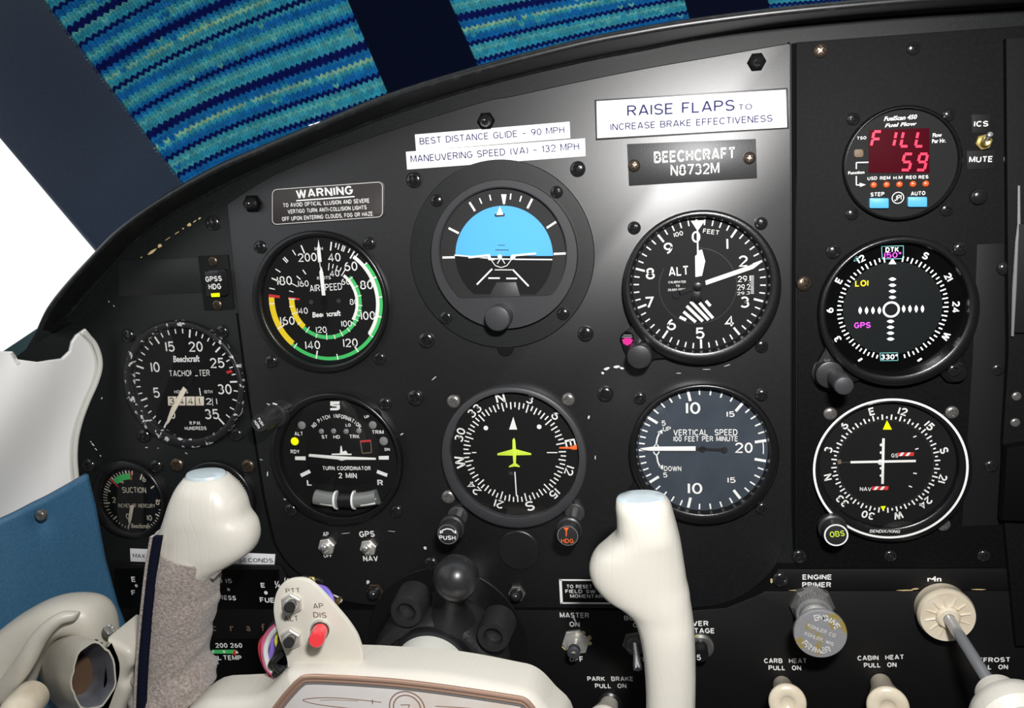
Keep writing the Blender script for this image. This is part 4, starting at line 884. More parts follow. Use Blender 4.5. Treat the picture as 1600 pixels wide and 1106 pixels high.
for i in range(4):
    for x, y, w, hh in ((1394.5, 436 + i * 9.5, 6, 2.4), (1391.5, 502 + i * 9.2, 6, 2.4)): g.poly([(x - w, y), (x - 2, y - hh), (x + 2, y - hh), (x + w, y), (x + 2, y + hh), (x - 2, y + hh)])
    for x, y in ((1344 + i * 10, 485), (1412 + i * 9.8, 482.5)): g.poly([(x, y - 6), (x + 2.4, y - 2), (x + 2.4, y + 2), (x, y + 6), (x - 2.4, y + 2), (x - 2.4, y - 2)])
cc = (1392.5, 483.5); gg = Pr(h + .00006, cc); gg.arc(0, 360, 10, 13, 36); g.add(gg.V, gg.F)
g.poly([(1394.5, 403.5), (1400.5, 412.5), (1388.5, 412.5)]); g.ct('DTK', 1394, 390, 8, w=20, bold=.03).ct('330°', 1389.5, 557.5, 8, w=25, bold=.02)
for x, y, a in ((1344, 562, -20), (1437, 562, 20)  ): g.seg((x - 3, y + 2), (x + 3, y - 2), 3)
g.build('display_marks', 'lcd_white', t)
g = Pr(h + .0001); g.ct('150°', 1395, 398.5, 9, w=26, bold=.01).ct('GPS', 1347.5, 508, 9.5, w=25, bold=.02); g.build('display_lettering', 'lcd_magenta', t)
g = Pr(h + .0001); g.ct('LOI', 1346.5, 442.5, 10, w=20, bold=.02); g.build('display_lettering', 'lcd_yellow', t)
g = Pr(h + .0001); g.line([(1377.5, 385), (1411.5, 384), (1411.5, 404), (1378.5, 404.5), (1377.5, 385)], 1); g.line([(1375, 551.5), (1402.5, 551), (1403, 563), (1376, 563.5), (1375, 551.5)], .9); g.line([(1334, 408), (1338, 400.5), (1342, 402), (1340, 407), (1334, 408)], .8); g.build('display_frame', 'lcd_teal', t)
knob('outer_knob', t, (1297, 586), 22, 0, .010, 'knurled' if 0 else 'knob_black', knurl=True, base=1.1)
knob('inner_knob', t, (1319, 603), 15, .010, .030, 'bezel_grey', base=1.0)
lobe((1398, 485), 112, 215, 245, [(1288, 548), (1281, 560), (1274, 575), (1282, 602), (1305, 612), (1328, 600), (1345, 594)], 0, .004, t)
lobe((1398, 485), 112, 122, 150, [(1470, 585), (1480, 596), (1495, 597), (1508, 585), (1507, 565)], 0, .004, t)

# --- course deviation indicator with the white ring
t, h = dial('course_deviation_indicator', 'course deviation indicator circled by thick white ring', (1390, 733), 117, 101, hb=0, hz=.005, hf=.0012, fc=(1386, 726), lip=4)
scr(t, ((1297, 646), (1487, 644), (1474, 819)), 0, 10, 'gun_metal')
g = Pr(.0051, (1390, 733.5)); g.arc(0, 360, 111.8, 115.3, 96); g.build('white_ring', 'white_print', t)
g = Pr(.0051); g.ct('BENDIX/KING', 1382.5, 830, 5, 0, w=45, bold=.012, shear=.2); g.build('lettering', 'white_print', t)
A = (1383, 725); g = Pr(h + .00005, A); g.rot = -104.5
for k in range(72): g.tick(k * 5, 72.5 if k % 2 == 0 else 74, 81 if k % 2 == 0 else 78, 2.3)
for k, s_ in enumerate(('N', '3', '6', 'E', '12', '15', 'S', '21', '24', 'W', '30', '33')): g.pt(s_, k * 30, 88.5, 12.5, .85, .026)
g.build('compass_card', 'white_print', t)
g = Pr(h + .0003); g.poly([(1386, 656.5), (1393.5, 671), (1379.5, 671)]); g.poly([(1376, 791), (1384, 790.5), (1380, 798)]); g.build('course_triangle', 'lamp_yellow', t)
g = Pr(h + .00009, A); g.arc(0, 360, 71, 71.6, 60); g.build('window_edge', 'bezel_grey', t)
g = Pr(h + .0004)
for a, b in (((1427, 683), (1432, 681)), ((1430, 702), (1435, 700.5)), ((1427, 739), (1432.5, 740)), ((1420, 759), (1425, 761))): g.seg(a, b, 1.8)
for y in (695, 707, 731.5, 743): g.disc(1377, y, 2.4, 10)
g.arc if 0 else None
g.ct('GS', 1398, 711.5, 6.5, w=10, bold=.01).ct('NAV', 1352.5, 764, 6.5, w=17, bold=.01)
g.disc(1376, 722, 4.5, 16); g.build('scale_markings', 'white_print', t)
MB().plate([(1329, 720.5), (1431, 718.5), (1431, 722), (1329, 724)], h + .0008, h + .0011, .00005).build('glideslope_needle', 'white_print', t)
MB().plate([(1378.5, 685), (1382.5, 685), (1381, 756), (1377, 756)], h + .0012, h + .0015, .00005).build('course_needle', 'white_print', t)
g = Pr(h + .0008); g.seg((1312, 722.5), (1329, 722.3), 2); g.build('needle_root', 'bezel_grey', t)
ring_chip(h + .0009, [(1312, 722, 4, 5, 0)], 'tan_print', t, 'needle_joint')
for x, y in ((1415.5, 709.5), (1375.5, 762.5)):
    g = Pr(h + .0004); g.poly([(x - 13, y - 2.5), (x + 13, y - 3), (x + 12, y + 2.8), (x - 13, y + 3)]); g.build('red_flag', 'red_paint', t)
    g = Pr(h + .00045); [g.poly([(x - 11 + k * 10, y + 2.8), (x - 7 + k * 10, y - 2.5), (x - 2.5 + k * 10, y - 2.6), (x - 6.5 + k * 10, y + 2.8)]) for k in (0, 1)]; g.build('flag_stripe', 'white_print', t)
# OBS knob
t = thing('obs_knob', 'round ribbed knob with OBS cap ringed in white', 'knob', P(1300, 820, .005))
knob('knob_body', t, (1306.5, 836), 19, .005, .018, 'knob_black', knurl=True, base=1.15)
g = Pr(.01815, (1306.5, 836)); g.arc(0, 360, 15.8, 18, 40); g.build('white_ring', 'white_print', t)
g = Pr(.01825); g.ct('OBS', 1308, 834, 9.5, -8, w=22, bold=.015); g.build('lettering', 'lime_paint', t)

# --- separate knobs below the compass and beside the turn coordinator
t = thing('push_knob', 'black knurled knob with PUSH lettered face below compass', 'knob', P(715, 806, .0046))
MB().tube([P(721, 797, .0046), P(712, 815, .014)], [.0022, .0018], 16).build('stem', 'gun_metal', t)
knob('knob_body', t, (700, 834.5), 17.5, .014, .026, 'knob_black', knurl=True, base=1.12)
g = Pr(.0261); g.ct('PUSH', 699, 840, 6.8, w=25, bold=.02)
g.line([(689, 832), (692, 828), (698, 826), (705, 827), (710, 831)], 1.8).poly([(687, 834), (687.5, 828), (693, 831.5)]).poly([(713, 834), (712.5, 828), (707, 831)]); g.build('lettering', 'white_print', t)
g = Pr(.0261, (699.5, 835)); g.arc(0, 360, 14.6, 15.2, 36); g.build('edge_highlight', 'grey_print', t)  # grey ring painted as the highlight along the face edge
t = thing('heading_selector', 'black knurled knob with orange HDG lettered face', 'knob', P(897, 806, .0046))
MB().tube([P(899, 796, .0046), P(895, 815, .014)], [.0024, .0018], 16).build('stem', 'gun_metal', t)
knob('knob_body', t, (887, 837), 17.5, .014, .026, 'knob_black', knurl=True, base=1.12)
g = Pr(.0261); g.ct('HDG', 886.5, 845, 7, w=19, bold=.012).poly([(880, 824), (889, 824), (886, 829), (885.5, 838), (884, 838), (884, 829)]); g.build('lettering', 'orange_paint', t)
g = Pr(.0261, (887, 837)); g.arc(0, 360, 15, 15.6, 36); g.build('edge_highlight', 'grey_print', t)  # edge highlight of the knob face, drawn in grey
t = thing('dimmer_knob', 'black stepped knob pointing left beside the turn coordinator', 'knob', P(438, 644, .0004))
k0 = P(440, 644, .0004); kd = P(405, 662, .030) - k0
MB().lathe(k0, [(.0082, 0), (.0082, .003), (.0075, .0045), (.0075, .010), (.0066, .011), (.0066, .0115)], 48, dirn=kd).build('collar', 'knob_black', t)
MB().lathe(k0, [(.0058, .0100), (.0058, kd.length * .9), (.0052, kd.length * .98), (.0048, kd.length), (0, kd.length)], 60, knurl=(.06, (0, 1)), dirn=kd).build('knob_body', 'knob_black', t)
g = Pr(.0304); g.ct('PUSH', 407.5, 659, 4.6, 62, w=13, bold=.03).ct('HORN', 401.5, 663, 4.6, 62, w=13, bold=.03); g.build('lettering', 'white_print', t)
g = Pr(.0115); g.ct('L', 419, 630.5, 5, -50, bold=.02).seg((426, 630), (433, 632), 2).ct('R', 436, 657, 6, 60, bold=.02).seg((437, 650), (440, 647), 1.6); g.build('lettering', 'white_print', t)
# ------------------------------------------------------------------ glareshield
OUT = cr([(60, 511), (75, 480), (100, 447), (140, 403), (185, 357), (250, 309), (330, 262), (400, 231), (500, 189), (605, 146), (740, 104), (900, 62), (1000, 42), (1078, 29), (1200, 13), (1320, 1), (1450, -10), (1650, -22), (1900, -35)], 5)
INN = cr([(82, 521), (102, 500), (135, 462), (180, 412), (222, 369), (282, 328), (352, 290), (420, 258), (515, 218), (618, 178), (750, 136), (905, 98), (1003, 79), (1083, 63), (1205, 43), (1325, 30), (1452, 20), (1650, 8), (1900, -5)], 5)
t = thing('glareshield', 'black curved glareshield lip arching over the instrument panel', 'glareshield', P(700, 120, 0))
rings = []
for (ox, oy), (ix, iy) in zip(OUT, INN):
    b = P(ix, iy, .0002); n = (P(ox, oy, 0) - P(ix, iy, 0)).normalized(); r = .0026
    a = P(ox, oy, .024); c = a - n * r; ring = []
    k1 = -35
    for k in range(11):
        an = math.radians(110 - k * 15); ring.append(c + n * (r * math.sin(an)) + Vector((0, -1, 0)) * (r * math.cos(an)))
    e = ring[-1]
    for f in (.25, .5, .75, .92): p = e + (b + n * .0012 - e) * f; p.y += .0018 * math.sin(f * PI); ring.append(p)
    ring.append(b + n * .0008 + Vector((0, -.0006, 0))); ring.append(b)
    ring.append(b + n * .0035 + Vector((0, .003, 0))); ring.append(Vector((c.x, .12, c.z)) + n * r * -.2); ring.append(Vector((c.x, .12, c.z)) + n * r)
    rings.append(ring)
MB().loft(rings).build('shield_lip', 'shield_rubber', t, ang=50)
pe = [P(x, y, .0295) for x, y in OUT[:3]]
ch = []
for x, y, w, th_, a in ((495, 192, 7, 1.4, -.35), (486, 195, 5, 1.6, -.3), (656, 161, 2.5, 1.6, -.4), (191, 406, 5, 1.2, .3), (198, 412, 3, 1, -.5), (203, 409, 2, 1, 0), (229, 381, 2, 1, 0), (334, 305, 2.5, 1.5, .5), (56, 541, 1.6, 5, .5), (370, 307, 2, 1, .5), (380, 285, 2, 1, .5)): ch.append((x, y, w, th_, a))
ring_chip(.0335, ch[:2], 'chip_white', t)
tt = thing('window_post', 'dark teal lower window post beside the white side wall', 'post', P(50, 545, 0))
MB().plate([(-300, 690), (-300, 700), (-20, 620), (70, 700), (140, 560), (118, 515), (84, 505), (60, 511), (0, 551)], -.03, -.014, .001).build('post_body', 'pillar_teal', tt)
ring_chip(-.0138, [(55, 541, 1.6, 5, .35), (47, 537, 3, .8, -1), (41, 549, 4, .8, -1)], 'chip_white', tt)

# ------------------------------------------------------------------ striped knitted sunshade behind the windscreen line
t = thing('windscreen_sunshade', 'blue and teal striped knitted sunshade with navy bands over glareshield', 'sunshade', P(400, 100, -.1))
lines = [((150, 414), (0, 240)), ((267, 270), (135, 97)), ((603, 138), (508, -82)), ((740, 88), (657, -102)), ((1073, 12), (1032, -140)), ((1200, 2), (1170, -150)), ((1500, -20), (1480, -140))]
sv = [0, .1, .42, .53, .78, .87, 1.08]
def q3(a, b, u): return a + (b - a) * u
def shade_px(s, u):
    # Catmull-Rom across the lines, straight along them
    k = max(i for i in range(len(sv) - 1) if sv[i] <= s + 1e-9) if s >= 0 else 0
    f = (s - sv[k]) / (sv[k + 1] - sv[k])
    def ln(i):
        i = min(max(i, 0), len(lines) - 1); a, b = lines[i]; return (a[0] + (b[0] - a[0]) * u, a[1] + (b[1] - a[1]) * u)
    p0, p1, p2, p3 = ln(k - 1), ln(k), ln(k + 1), ln(k + 2)
    m1 = [(p2[e] - p0[e]) / (sv[k + 1] - sv[max(k - 1, 0)]) * (sv[k + 1] - sv[k]) if k > 0 else p2[e] - p1[e] for e in (0, 1)]
    m2 = [(p3[e] - p1[e]) / (sv[min(k + 2, len(sv) - 1)] - sv[k]) * (sv[k + 1] - sv[k]) for e in (0, 1)]
    f2, f3 = f * f, f ** 3
    return [(2 * f3 - 3 * f2 + 1) * p1[e] + (f3 - 2 * f2 + f) * m1[e] + (-2 * f3 + 3 * f2) * p2[e] + (f3 - f2) * m2[e] for e in (0, 1)]
def shade(s, u, lift=0):
    x, y = shade_px(s, u)
    return P(x, y, -.15 + .10 * u - .05 * s + lift * 1.0)
def knit(s0, s1, name):
    wpx = abs(shade_px(s1, 0)[0] - shade_px(s0, 0)[0])
    nst = int(wpx / 8.2); u0, u1 = -.50, 1.9; rows = int((u1 - u0) * 218 / 6.2)
    V, Fc, C = [], [], []
    pal = dict(D=(.004, .010, .13), B=(.008, .17, .48), T=(.035, .36, .50), G=(.15, .50, .48), L=(.34, .60, .42))
    seq = 'DDTGTBBDTTGTDBBTLBBDDTTGTBDBTGTBBTDTTLTBDDBTGTBBDTTG'
    for j in range(rows):
        ch = seq[(j + 44) % len(seq)]; nx = seq[(j + 45) % len(seq)]
        for i in range(nst):
            base = pal[ch]
            if random.random() < .06 and ch in 'BTGL': base = pal[random.choice('BTG')]
            if ch != 'D' : 
                dr = math.sin(i * .21 + j * 1.7) * .5 + .5; alt = pal['T' if ch in 'BGL' else 'G']; base = tuple(a * (1 - dr * .25) + b * dr * .25 for a, b in zip(base, alt))
            f = random.uniform(.78, 1.15); col = tuple(min(1, c * f) for c in base)
            for sd in (0, 1):
                sa = s0 + (s1 - s0) * (i + .5 * sd) / nst; sb = s0 + (s1 - s0) * (i + .5 * sd + .5) / nst
                up = .8 / rows * (u1 - u0); ub = u0 + (u1 - u0) * j / rows; du = (u1 - u0) / rows
                ua, ubb = (ub + up, ub) if sd == 0 else (ub, ub + up)
                k = len(V); jit = random.uniform(-.05, .05) * du
                V += [shade(sa, ua + jit), shade(sb, ubb + jit), shade(sb, ubb + du * 1.08 + jit), shade(sa, ua + du * 1.08 + jit)]
                V.append(shade((sa + sb) / 2, (ua + ubb) / 2 + du * .54 + jit, .0022 * random.uniform(.8, 1.2)))
                Fc += [(k, k + 1, k + 4), (k + 1, k + 2, k + 4), (k + 2, k + 3, k + 4), (k + 3, k, k + 4)]; C += [col] * 4
    o = mk(name, V, Fc, 'yarn', t, smooth=False)
    at = o.data.attributes.new('yarn', 'FLOAT_COLOR', 'FACE')
    at.data.foreach_set('color', [v for c in C for v in (*c, 1)]); o['kind'] = 'stuff'
    return o
knit(.1, .42, 'striped_knit'); knit(.53, .78, 'striped_knit'); knit(.87, 1.06, 'striped_knit')
def band(s0, s1, name, m, rib, h=.0012):
    n = int(rib); nv = 36
    def f(a, b):
        return shade(s0 + (s1 - s0) * a, -.50 + 2.4 * b, h + (.0011 * abs(math.sin(a * n * PI / 2)) if rib > 20 else 0))
    return grid(name, f, n if rib > 20 else 24, nv, m, t)
band(.42, .53, 'navy_band', 'navy_knit', 60); band(.78, .87, 'navy_band', 'navy_knit', 50); band(.1, 1.06, 'backing_cloth', 'navy_knit', 20, -.003)
def edge(a, b):
    # smooth vinyl border, its free edge rolled back
    s = .104 * b; r = .006
    p = shade(s, -.5 + 2.6 * a, .0016)
    if b < .12: k = (1 - b / .12); p = p + Vector((.002 * k, .010 * k * k, 0))
    return p
grid('vinyl_border', lambda a, b: edge(b, a), 30, 40, 'navy_vinyl', t)

# ------------------------------------------------------------------ left side wall
def wh(x): return .004 + .00034 * (160 - x)
def wallpt(x, y, d=0):
    return P(x, y, wh(x) + .0035 * math.sin(x * .03 + y * .021) * min(1, (160 - x) / 80) * (1 if x < 160 else 0) + d)
EDGE = cr([(-40, 560), (0, 549), (19, 549), (26, 561), (60, 566), (98, 561), (110, 549), (113, 535), (120, 524)], 3) + cr([(134, 514), (148, 532), (158, 554), (159, 577), (151, 602), (139, 628), (128, 660), (122, 695), (123, 742), (140, 860), (170, 1000), (180, 1200)], 4)
TOPW = [(-260, 566), (0, 549), (19, 549), (26, 561), (60, 566), (98, 561), (110, 549), (113, 535), (120, 524), (134, 514)]
REDGE = cr([(134, 514), (148, 532), (158, 554), (159, 577), (151, 602), (139, 628), (128, 660), (122, 695), (123, 742), (140, 860), (170, 1000), (180, 1200)], 5)
NR = len(REDGE) - 1
TX = [-260, -200, -140, -80, -30, 0, 10, 19, 21, 23, 26, 35, 45, 60, 75, 90, 98, 104, 108, 110, 111.5, 113, 116, 120, 127, 134]
def wf(a, b):
    fx = a * (len(TX) - 1); k = min(int(fx), len(TX) - 2); x0 = TX[k] + (TX[k + 1] - TX[k]) * (fx - k)
    k = max(i for i in range(len(TOPW) - 1) if TOPW[i][0] <= x0 + 1e-6); f = (x0 - TOPW[k][0]) / (TOPW[k + 1][0] - TOPW[k][0]); y0 = TOPW[k][1] + (TOPW[k + 1][1] - TOPW[k][1]) * f
    u = (x0 + 260) / 394; st = 566 + (514 - 566) * u
    i = b * NR; k = min(int(i), NR - 1); f = i - k; rx_ = REDGE[k][0] + (REDGE[k + 1][0] - REDGE[k][0]) * f; ry_ = REDGE[k][1] + (REDGE[k + 1][1] - REDGE[k][1]) * f
    drop = ry_ - 514; fade = max(0, 1 - drop / 130) ** 1.0
    return wallpt(x0 + (rx_ - 134) * u, st + (y0 - st) * fade + drop)
w = grid('wall_left', wf, 75, NR, 'wall_vinyl'); w['kind'] = 'structure'
m_ = w.modifiers.new('thickness', 'SOLIDIFY'); m_.thickness = .002; m_.offset = 1
e2 = EDGE[len(cr([(0, 0)] * 9, 3)):]
E2 = cr([(128, 520), (143, 536), (151, 556), (152, 576), (145, 600), (133, 627), (121, 660), (114, 695), (115, 742), (130, 850)], 5)
MB().tube([wallpt(x + 4, y, .002) for x, y in E2], .0016).build('trim_piping', 'wall_piping', w)
MB().tube([wallpt(x - 3, y, .0005) for x, y in E2], .0005).build('trim_piping', 'wall_piping', w)
kp = thing('kick_panel', 'blue leatherette panel fixed by screws at lower left', 'panel', P(100, 880, .03))
REDG = [(138, 741), (150, 790), (165, 872), (185, 945), (203, 990), (214, 1125)]
def kf(a, b):
    i = b * 5; k = min(int(i), 4); f = i - k; x = REDG[k][0] + (REDG[k + 1][0] - REDG[k][0]) * f; y = REDG[k][1] + (REDG[k + 1][1] - REDG[k][1]) * f
    lx, ly = -60, 838 + 300 * b
    X, Y = lx + (x - lx) * a, ly + (y - ly) * a + (6 * math.sin(a * PI) * (1 - b))
    pf = .004 * math.sin(PI * min(1, a * 1.0)) * (1 - .6 * math.exp(-((X - 63) ** 2 + (Y - 815) ** 2) / 300))
    return P(X, Y, .008 + .00034 * (215 - X) + pf)
k_ = grid('vinyl_cover', kf, 40, 30, 'blue_vinyl', kp); m_ = k_.modifiers.new('thickness', 'SOLIDIFY'); m_.thickness = .003; m_.offset = 1
c = P(63, 805, .066); MB().lathe(c, [(.0034, -.002), (.0034, .0004), (.0028, .001), (0, .001)], 24).build('washer', 'gun_metal', kp); screw(63, 805, kp, 7.5, .067, 'gun_metal')
# ------------------------------------------------------------------ ventilation scoop and torn duct
def loft_px(name, secs, m, parent, n=28, k=5, p=1.0, ends=True, extra=None, dome=.22, **kw):
    """sections ((Lx, Ly), (Rx, Ry), height, thickness) -> rounded solid; the ends close in a dome"""
    S_ = [(a[0], a[1], b[0], b[1], h, th) for a, b, h, th in secs]; S_ = cr(S_, k); rings = []
    def ring(q, f=1.0, shift=Vector()):
        L = P(q[0], q[1], q[4]); R = P(q[2], q[3], q[4]); c = (L + R) / 2; a = (R - L) / 2 * f; b = Vector((0, -q[5] / 2 * f, 0)); r = []
        for i in range(n):
            t_ = 2 * PI * i / n; cs, sn = math.cos(t_), math.sin(t_)
            v = c + shift + a * (math.copysign(abs(cs) ** p, cs)) + b * (math.copysign(abs(sn) ** p, sn))
            if extra: v = v + extra(q, t_, len(rings))
            r.append(v)
        return r
    if ends:
        d = (P(S_[0][0], S_[0][1], S_[0][4]) + P(S_[0][2], S_[0][3], S_[0][4]) - P(S_[1][0], S_[1][1], S_[1][4]) - P(S_[1][2], S_[1][3], S_[1][4])).normalized()
        e = S_[0][5] * dome
        rings.append(ring(S_[0], .55, d * e)); rings.append(ring(S_[0], .85, d * e * .75))
    for q in S_: rings.append(ring(q))
    if ends: 
        d = (P(S_[-1][0], S_[-1][1], S_[-1][4]) + P(S_[-1][2], S_[-1][3], S_[-1][4]) - P(S_[-2][0], S_[-2][1], S_[-2][4]) - P(S_[-2][2], S_[-2][3], S_[-2][4])).normalized()
        e = S_[-1][5] * dome
        rings.append(ring(S_[-1], .85, d * e * .75)); rings.append(ring(S_[-1], .55, d * e))
    return MB().loft(rings).build(name, m, parent, ang=60, **kw)
v = thing('air_vent', 'beige moulded air vent scoop with torn open duct mouth', 'vent', P(110, 1040, .06))
loft_px('scoop_hood', [((-60, 1030), (-30, 1170), .105, .03), ((-5, 988), (28, 1110), .10, .035), ((35, 958), (52, 1045), .095, .035), ((75, 938), (78, 1010), .092, .033), ((113, 932), (103, 990), .09, .03), ((148, 938), (128, 985), .088, .028), ((168, 960), (146, 992), .086, .025), ((178, 1000), (158, 1012), .083, .02)], 'beige', v, p=.85)
loft_px('scoop_ridge', [((-10, 1075), (10, 1100), .118, .008), ((25, 1030), (48, 1048), .116, .010), ((55, 985), (72, 1002), .113, .010), ((90, 958), (96, 976), .110, .008), ((120, 956), (114, 970), .106, .006)], 'beige', v)
def eR(c, h, a, b, ya, yb, n=36, jit=0, f=1):
    C_ = P(*c, h); s = S(*c, h); r = []
    A_ = Vector((a[0] * s, ya, -a[1] * s)); B_ = Vector((b[0] * s, yb, -b[1] * s))
    for i in range(n):
        t_ = 2 * PI * i / n; jf = 1 + jit * (math.sin(t_ * 7) * .5 + math.sin(t_ * 3 + 1) * .5 + random.uniform(-.4, .4))
        r.append(C_ + (A_ * math.cos(t_) + B_ * math.sin(t_)) * f * jf)
    return r
base = eR((106, 1050), .078, (50, 8), (-10, 64), -.002, .0); mid = eR((122, 1052), .10, (42, 6), (-10, 58), .001, 0); mouth = eR((146, 1057), .118, (29, 3), (-12, 54), .003, 0, jit=.05)
cm = sum(mouth, Vector()) / 36
inn = [p + (p - cm) * -.07 for p in mouth]; bm_ = sum(base, Vector()) / 36; deep = [cm + (p - cm) * .66 + (bm_ - cm) * .55 for p in mouth]
MB().loft([base, mid, mouth, inn], False).build('duct_collar', 'beige', v, ang=40)
MB().loft([inn, deep], False).build('duct_lining', 'duct_grey', v, ang=40)
cd = sum(deep, Vector()) / 36
dk = MB(); dk.add(deep + [cd], [(i, (i + 1) % 36, 36) for i in range(36)]); dk.build('duct_inside', 'dirty_brown', v)
MB().plate(cr([(164, 1000), (184, 1008), (203, 1020), (206, 1040), (198, 1052), (193, 1065), (198, 1078), (192, 1100), (176, 1135), (150, 1135), (160, 1100), (174, 1060), (176, 1035), (168, 1015)], 3, True), .08, .108, .004, 4).build('torn_flange', 'beige', v)
ring_chip(.1085, [(150, 1001, 5, 2.4, -.3), (157, 1004, 6, 1.6, .3)], 'seam', v, 'torn_edge')
MB().lathe(P(172, 984, .095), [(.0034, 0), (.0034, .002), (.0026, .003), (0, .003)], 24).build('screw_washer', 'gun_metal', v); screw(172, 983, v, 8, .0985, 'bright_steel')
MB().plate([(178, 990), (196, 978), (206, 978), (206, 1012), (182, 1006)], .05, .06, .002).build('felt_patch', 'zip_tape', v)
t = thing('vent_pull_knob', 'ivory round pull knob in front of the beige vent', 'knob', P(40, 1090, .11))
c = P(62, 1078, .150); 
MB().lathe(P(50, 1088, .118), [(.0088, 0), (.0090, .010), (.0092, .016), (.0086, .022), (.0062, .026), (.0048, .0262), (.0044, .0246), (0, .0242)], 40, dirn=(.35, -1, .12)).build('knob_body', 'ivory_knob', t)
MB().tube([P(15, 1120, .09), P(50, 1092, .12)], .007, 20).build('stem', 'beige', t)

# ------------------------------------------------------------------ control column, clamp, ball
t = thing('control_column', 'white control column tube passing through a round black plate', 'column', P(690, 1010, 0))
s = S(700, 1003); MB().lathe(P(699, 1003, 0), [(119 * s, 0), (119 * s, .0012), (118 * s, .0016), (0, .0016)], 72).build('escutcheon', 'lower_paint', t)
cc = P(667, 1062, .08); c2 = Vector((cc.x, 0, cc.z)); s = S(667, 1062, .08)
MB().lathe(c2, [(64 * s, .0016), (64 * s, .070), (62 * s, .0715), (58 * s, .0715)], 60).build('column_collar', 'black_plastic', t)
MB().lathe(c2, [(57 * s, .05), (57 * s, .084), (55 * s, .086), (0, .086)], 60).build('column_tube', 'wall_piping', t)
cl = thing('ball_mount', 'black rubber ball mount clamped round the control column', 'mount', P(700, 990, .04))
ca = P(672, 1058, .062); ca = Vector((ca.x, 0, ca.z)); s = S(672, 1058, .062)
n = 60; rg = []
def arcring(r, h, a0=-25, a1=205): return [ca + Vector((math.cos(math.radians(a0 + (a1 - a0) * i / (n - 1))) * r * s, -h, math.sin(math.radians(a0 + (a1 - a0) * i / (n - 1))) * r * s)) for i in range(n)]
rg = [arcring(68, .030), arcring(94, .030), arcring(97, .034), arcring(96, .056), arcring(90, .064), arcring(76, .066), arcring(70, .063), arcring(68, .058), arcring(68, .030)]
mb = MB()
V = [p for r in rg for p in r]; Fc = [(j * n + i, j * n + i + 1, (j + 1) * n + i + 1, (j + 1) * n + i) for j in range(len(rg) - 1) for i in range(n - 1)]
mb.add(V, Fc); mb.build('clamp_ring', 'clamp_black', cl, ang=50)
loft_px('clamp_body', [((600, 1075), (640, 1085), .040, .03), ((598, 1040), (650, 1040), .042, .032), ((604, 985), (660, 1000), .046, .036), ((625, 955), (668, 990), .048, .034), ((680, 944), (685, 985), .050, .034), ((728, 950), (715, 990), .050, .034), ((768, 985), (728, 1005), .048, .034), ((790, 1010), (742, 1022), .046, .034), ((798, 1060), (760, 1060), .042, .03)], 'clamp_black', cl, p=.8)
for x, y, xb, yb in ((634, 957, 625, 985), (770, 996, 770, 1030)):
    q = P(x, y, .068); b = P(xb, yb, .04); sr = S(x, y, .068)
    MB().lathe(q, [(27 * sr, -.018), (25 * sr, -.002), (23 * sr, 0), (15 * sr, 0), (12 * sr, -.004), (0, -.005)], 36).build('bolt_boss', 'clamp_black', cl)
bc = P(713, 903, .075); br = 34.5 * S(713, 903, .075)
nb = P(708, 950, .063)
MB().lathe(bc, [(br * math.sin(a * PI / 24), -br * math.cos(a * PI / 24)) for a in range(25)], 48).build('rubber_ball', 'ball_rubber', cl, ang=180)
nd = (nb - bc); a = bc + nd * .55
MB().tube([bc + nd * .5, bc + nd * .85, nb + nd * .05, nb + nd * .25, nb + nd * .42], [17 * S(713, 940, .07)] * 2 + [18 * S(713, 940, .07), 27 * S(713, 940, .07), 36 * S(713, 940, .07)], 32, False).build('ball_neck', 'clamp_black', cl)
q = Pr(.0805); 

# ------------------------------------------------------------------ engine controls, lower right
t = thing('engine_primer', 'round metal engine primer knob with worn embossed lettering', 'knob', P(1268, 943, 0))
s = S(1268, 943); MB().lathe(P(1268, 944, 0), [(33 * s, 0), (33 * s, .004), (28 * s, .006), (0, .006)], 8).build('hex_nut', 'gun_metal', t, ang=20)
kd = P(1282, 990, .034) - P(1268, 944, 0); ln_ = kd.length
MB().lathe(P(1268, 944, 0), [(.0102, .004), (.0105, .012), (.0100, .013), (.0085, .013), (.0085, .017)], 70, (.05, (0, 1)), dirn=kd).build('knurled_ring', 'knurled', t)
MB().lathe(P(1268, 944, 0), [(.0075, .010), (.0070, ln_ * .8), (.0110, ln_ * .85)], 36, dirn=kd).build('plunger', 'steel', t)
cf = P(1282, 991, .034); sf = S(1282, 991, .034)
MB().lathe(Vector((cf.x, 0, cf.z)), [(38 * sf, .030), (39.5 * sf, .031), (39.5 * sf, .0334), (38.5 * sf, .034), (0, .034)], 60).build('primer_cap', 'primer_metal', t)
g = Pr(.0342, (1282, 990))
for k, ch_ in enumerate('ENGINE'): g.pt(ch_, -8 + k * 15 - 6, 27, 10, .9, .02)
for k, ch_ in enumerate('PRIMER'): g.pt(ch_, 222 - k * 15 + 10, 29, 10, .9, .02, 180) if 0 else g._ct(ch_, g.pol(232 - k * 15, 28), 10 * g.sc / CAP, math.radians(232 - k * 15 - 180), .9, .02)
g.ct('KOHLER CO', 1284, 985, 6, 22, w=44).ct('KOHLER, WIS', 1280, 998, 6, 22, w=46); g.build('embossed_lettering', 'letter_metal', t)
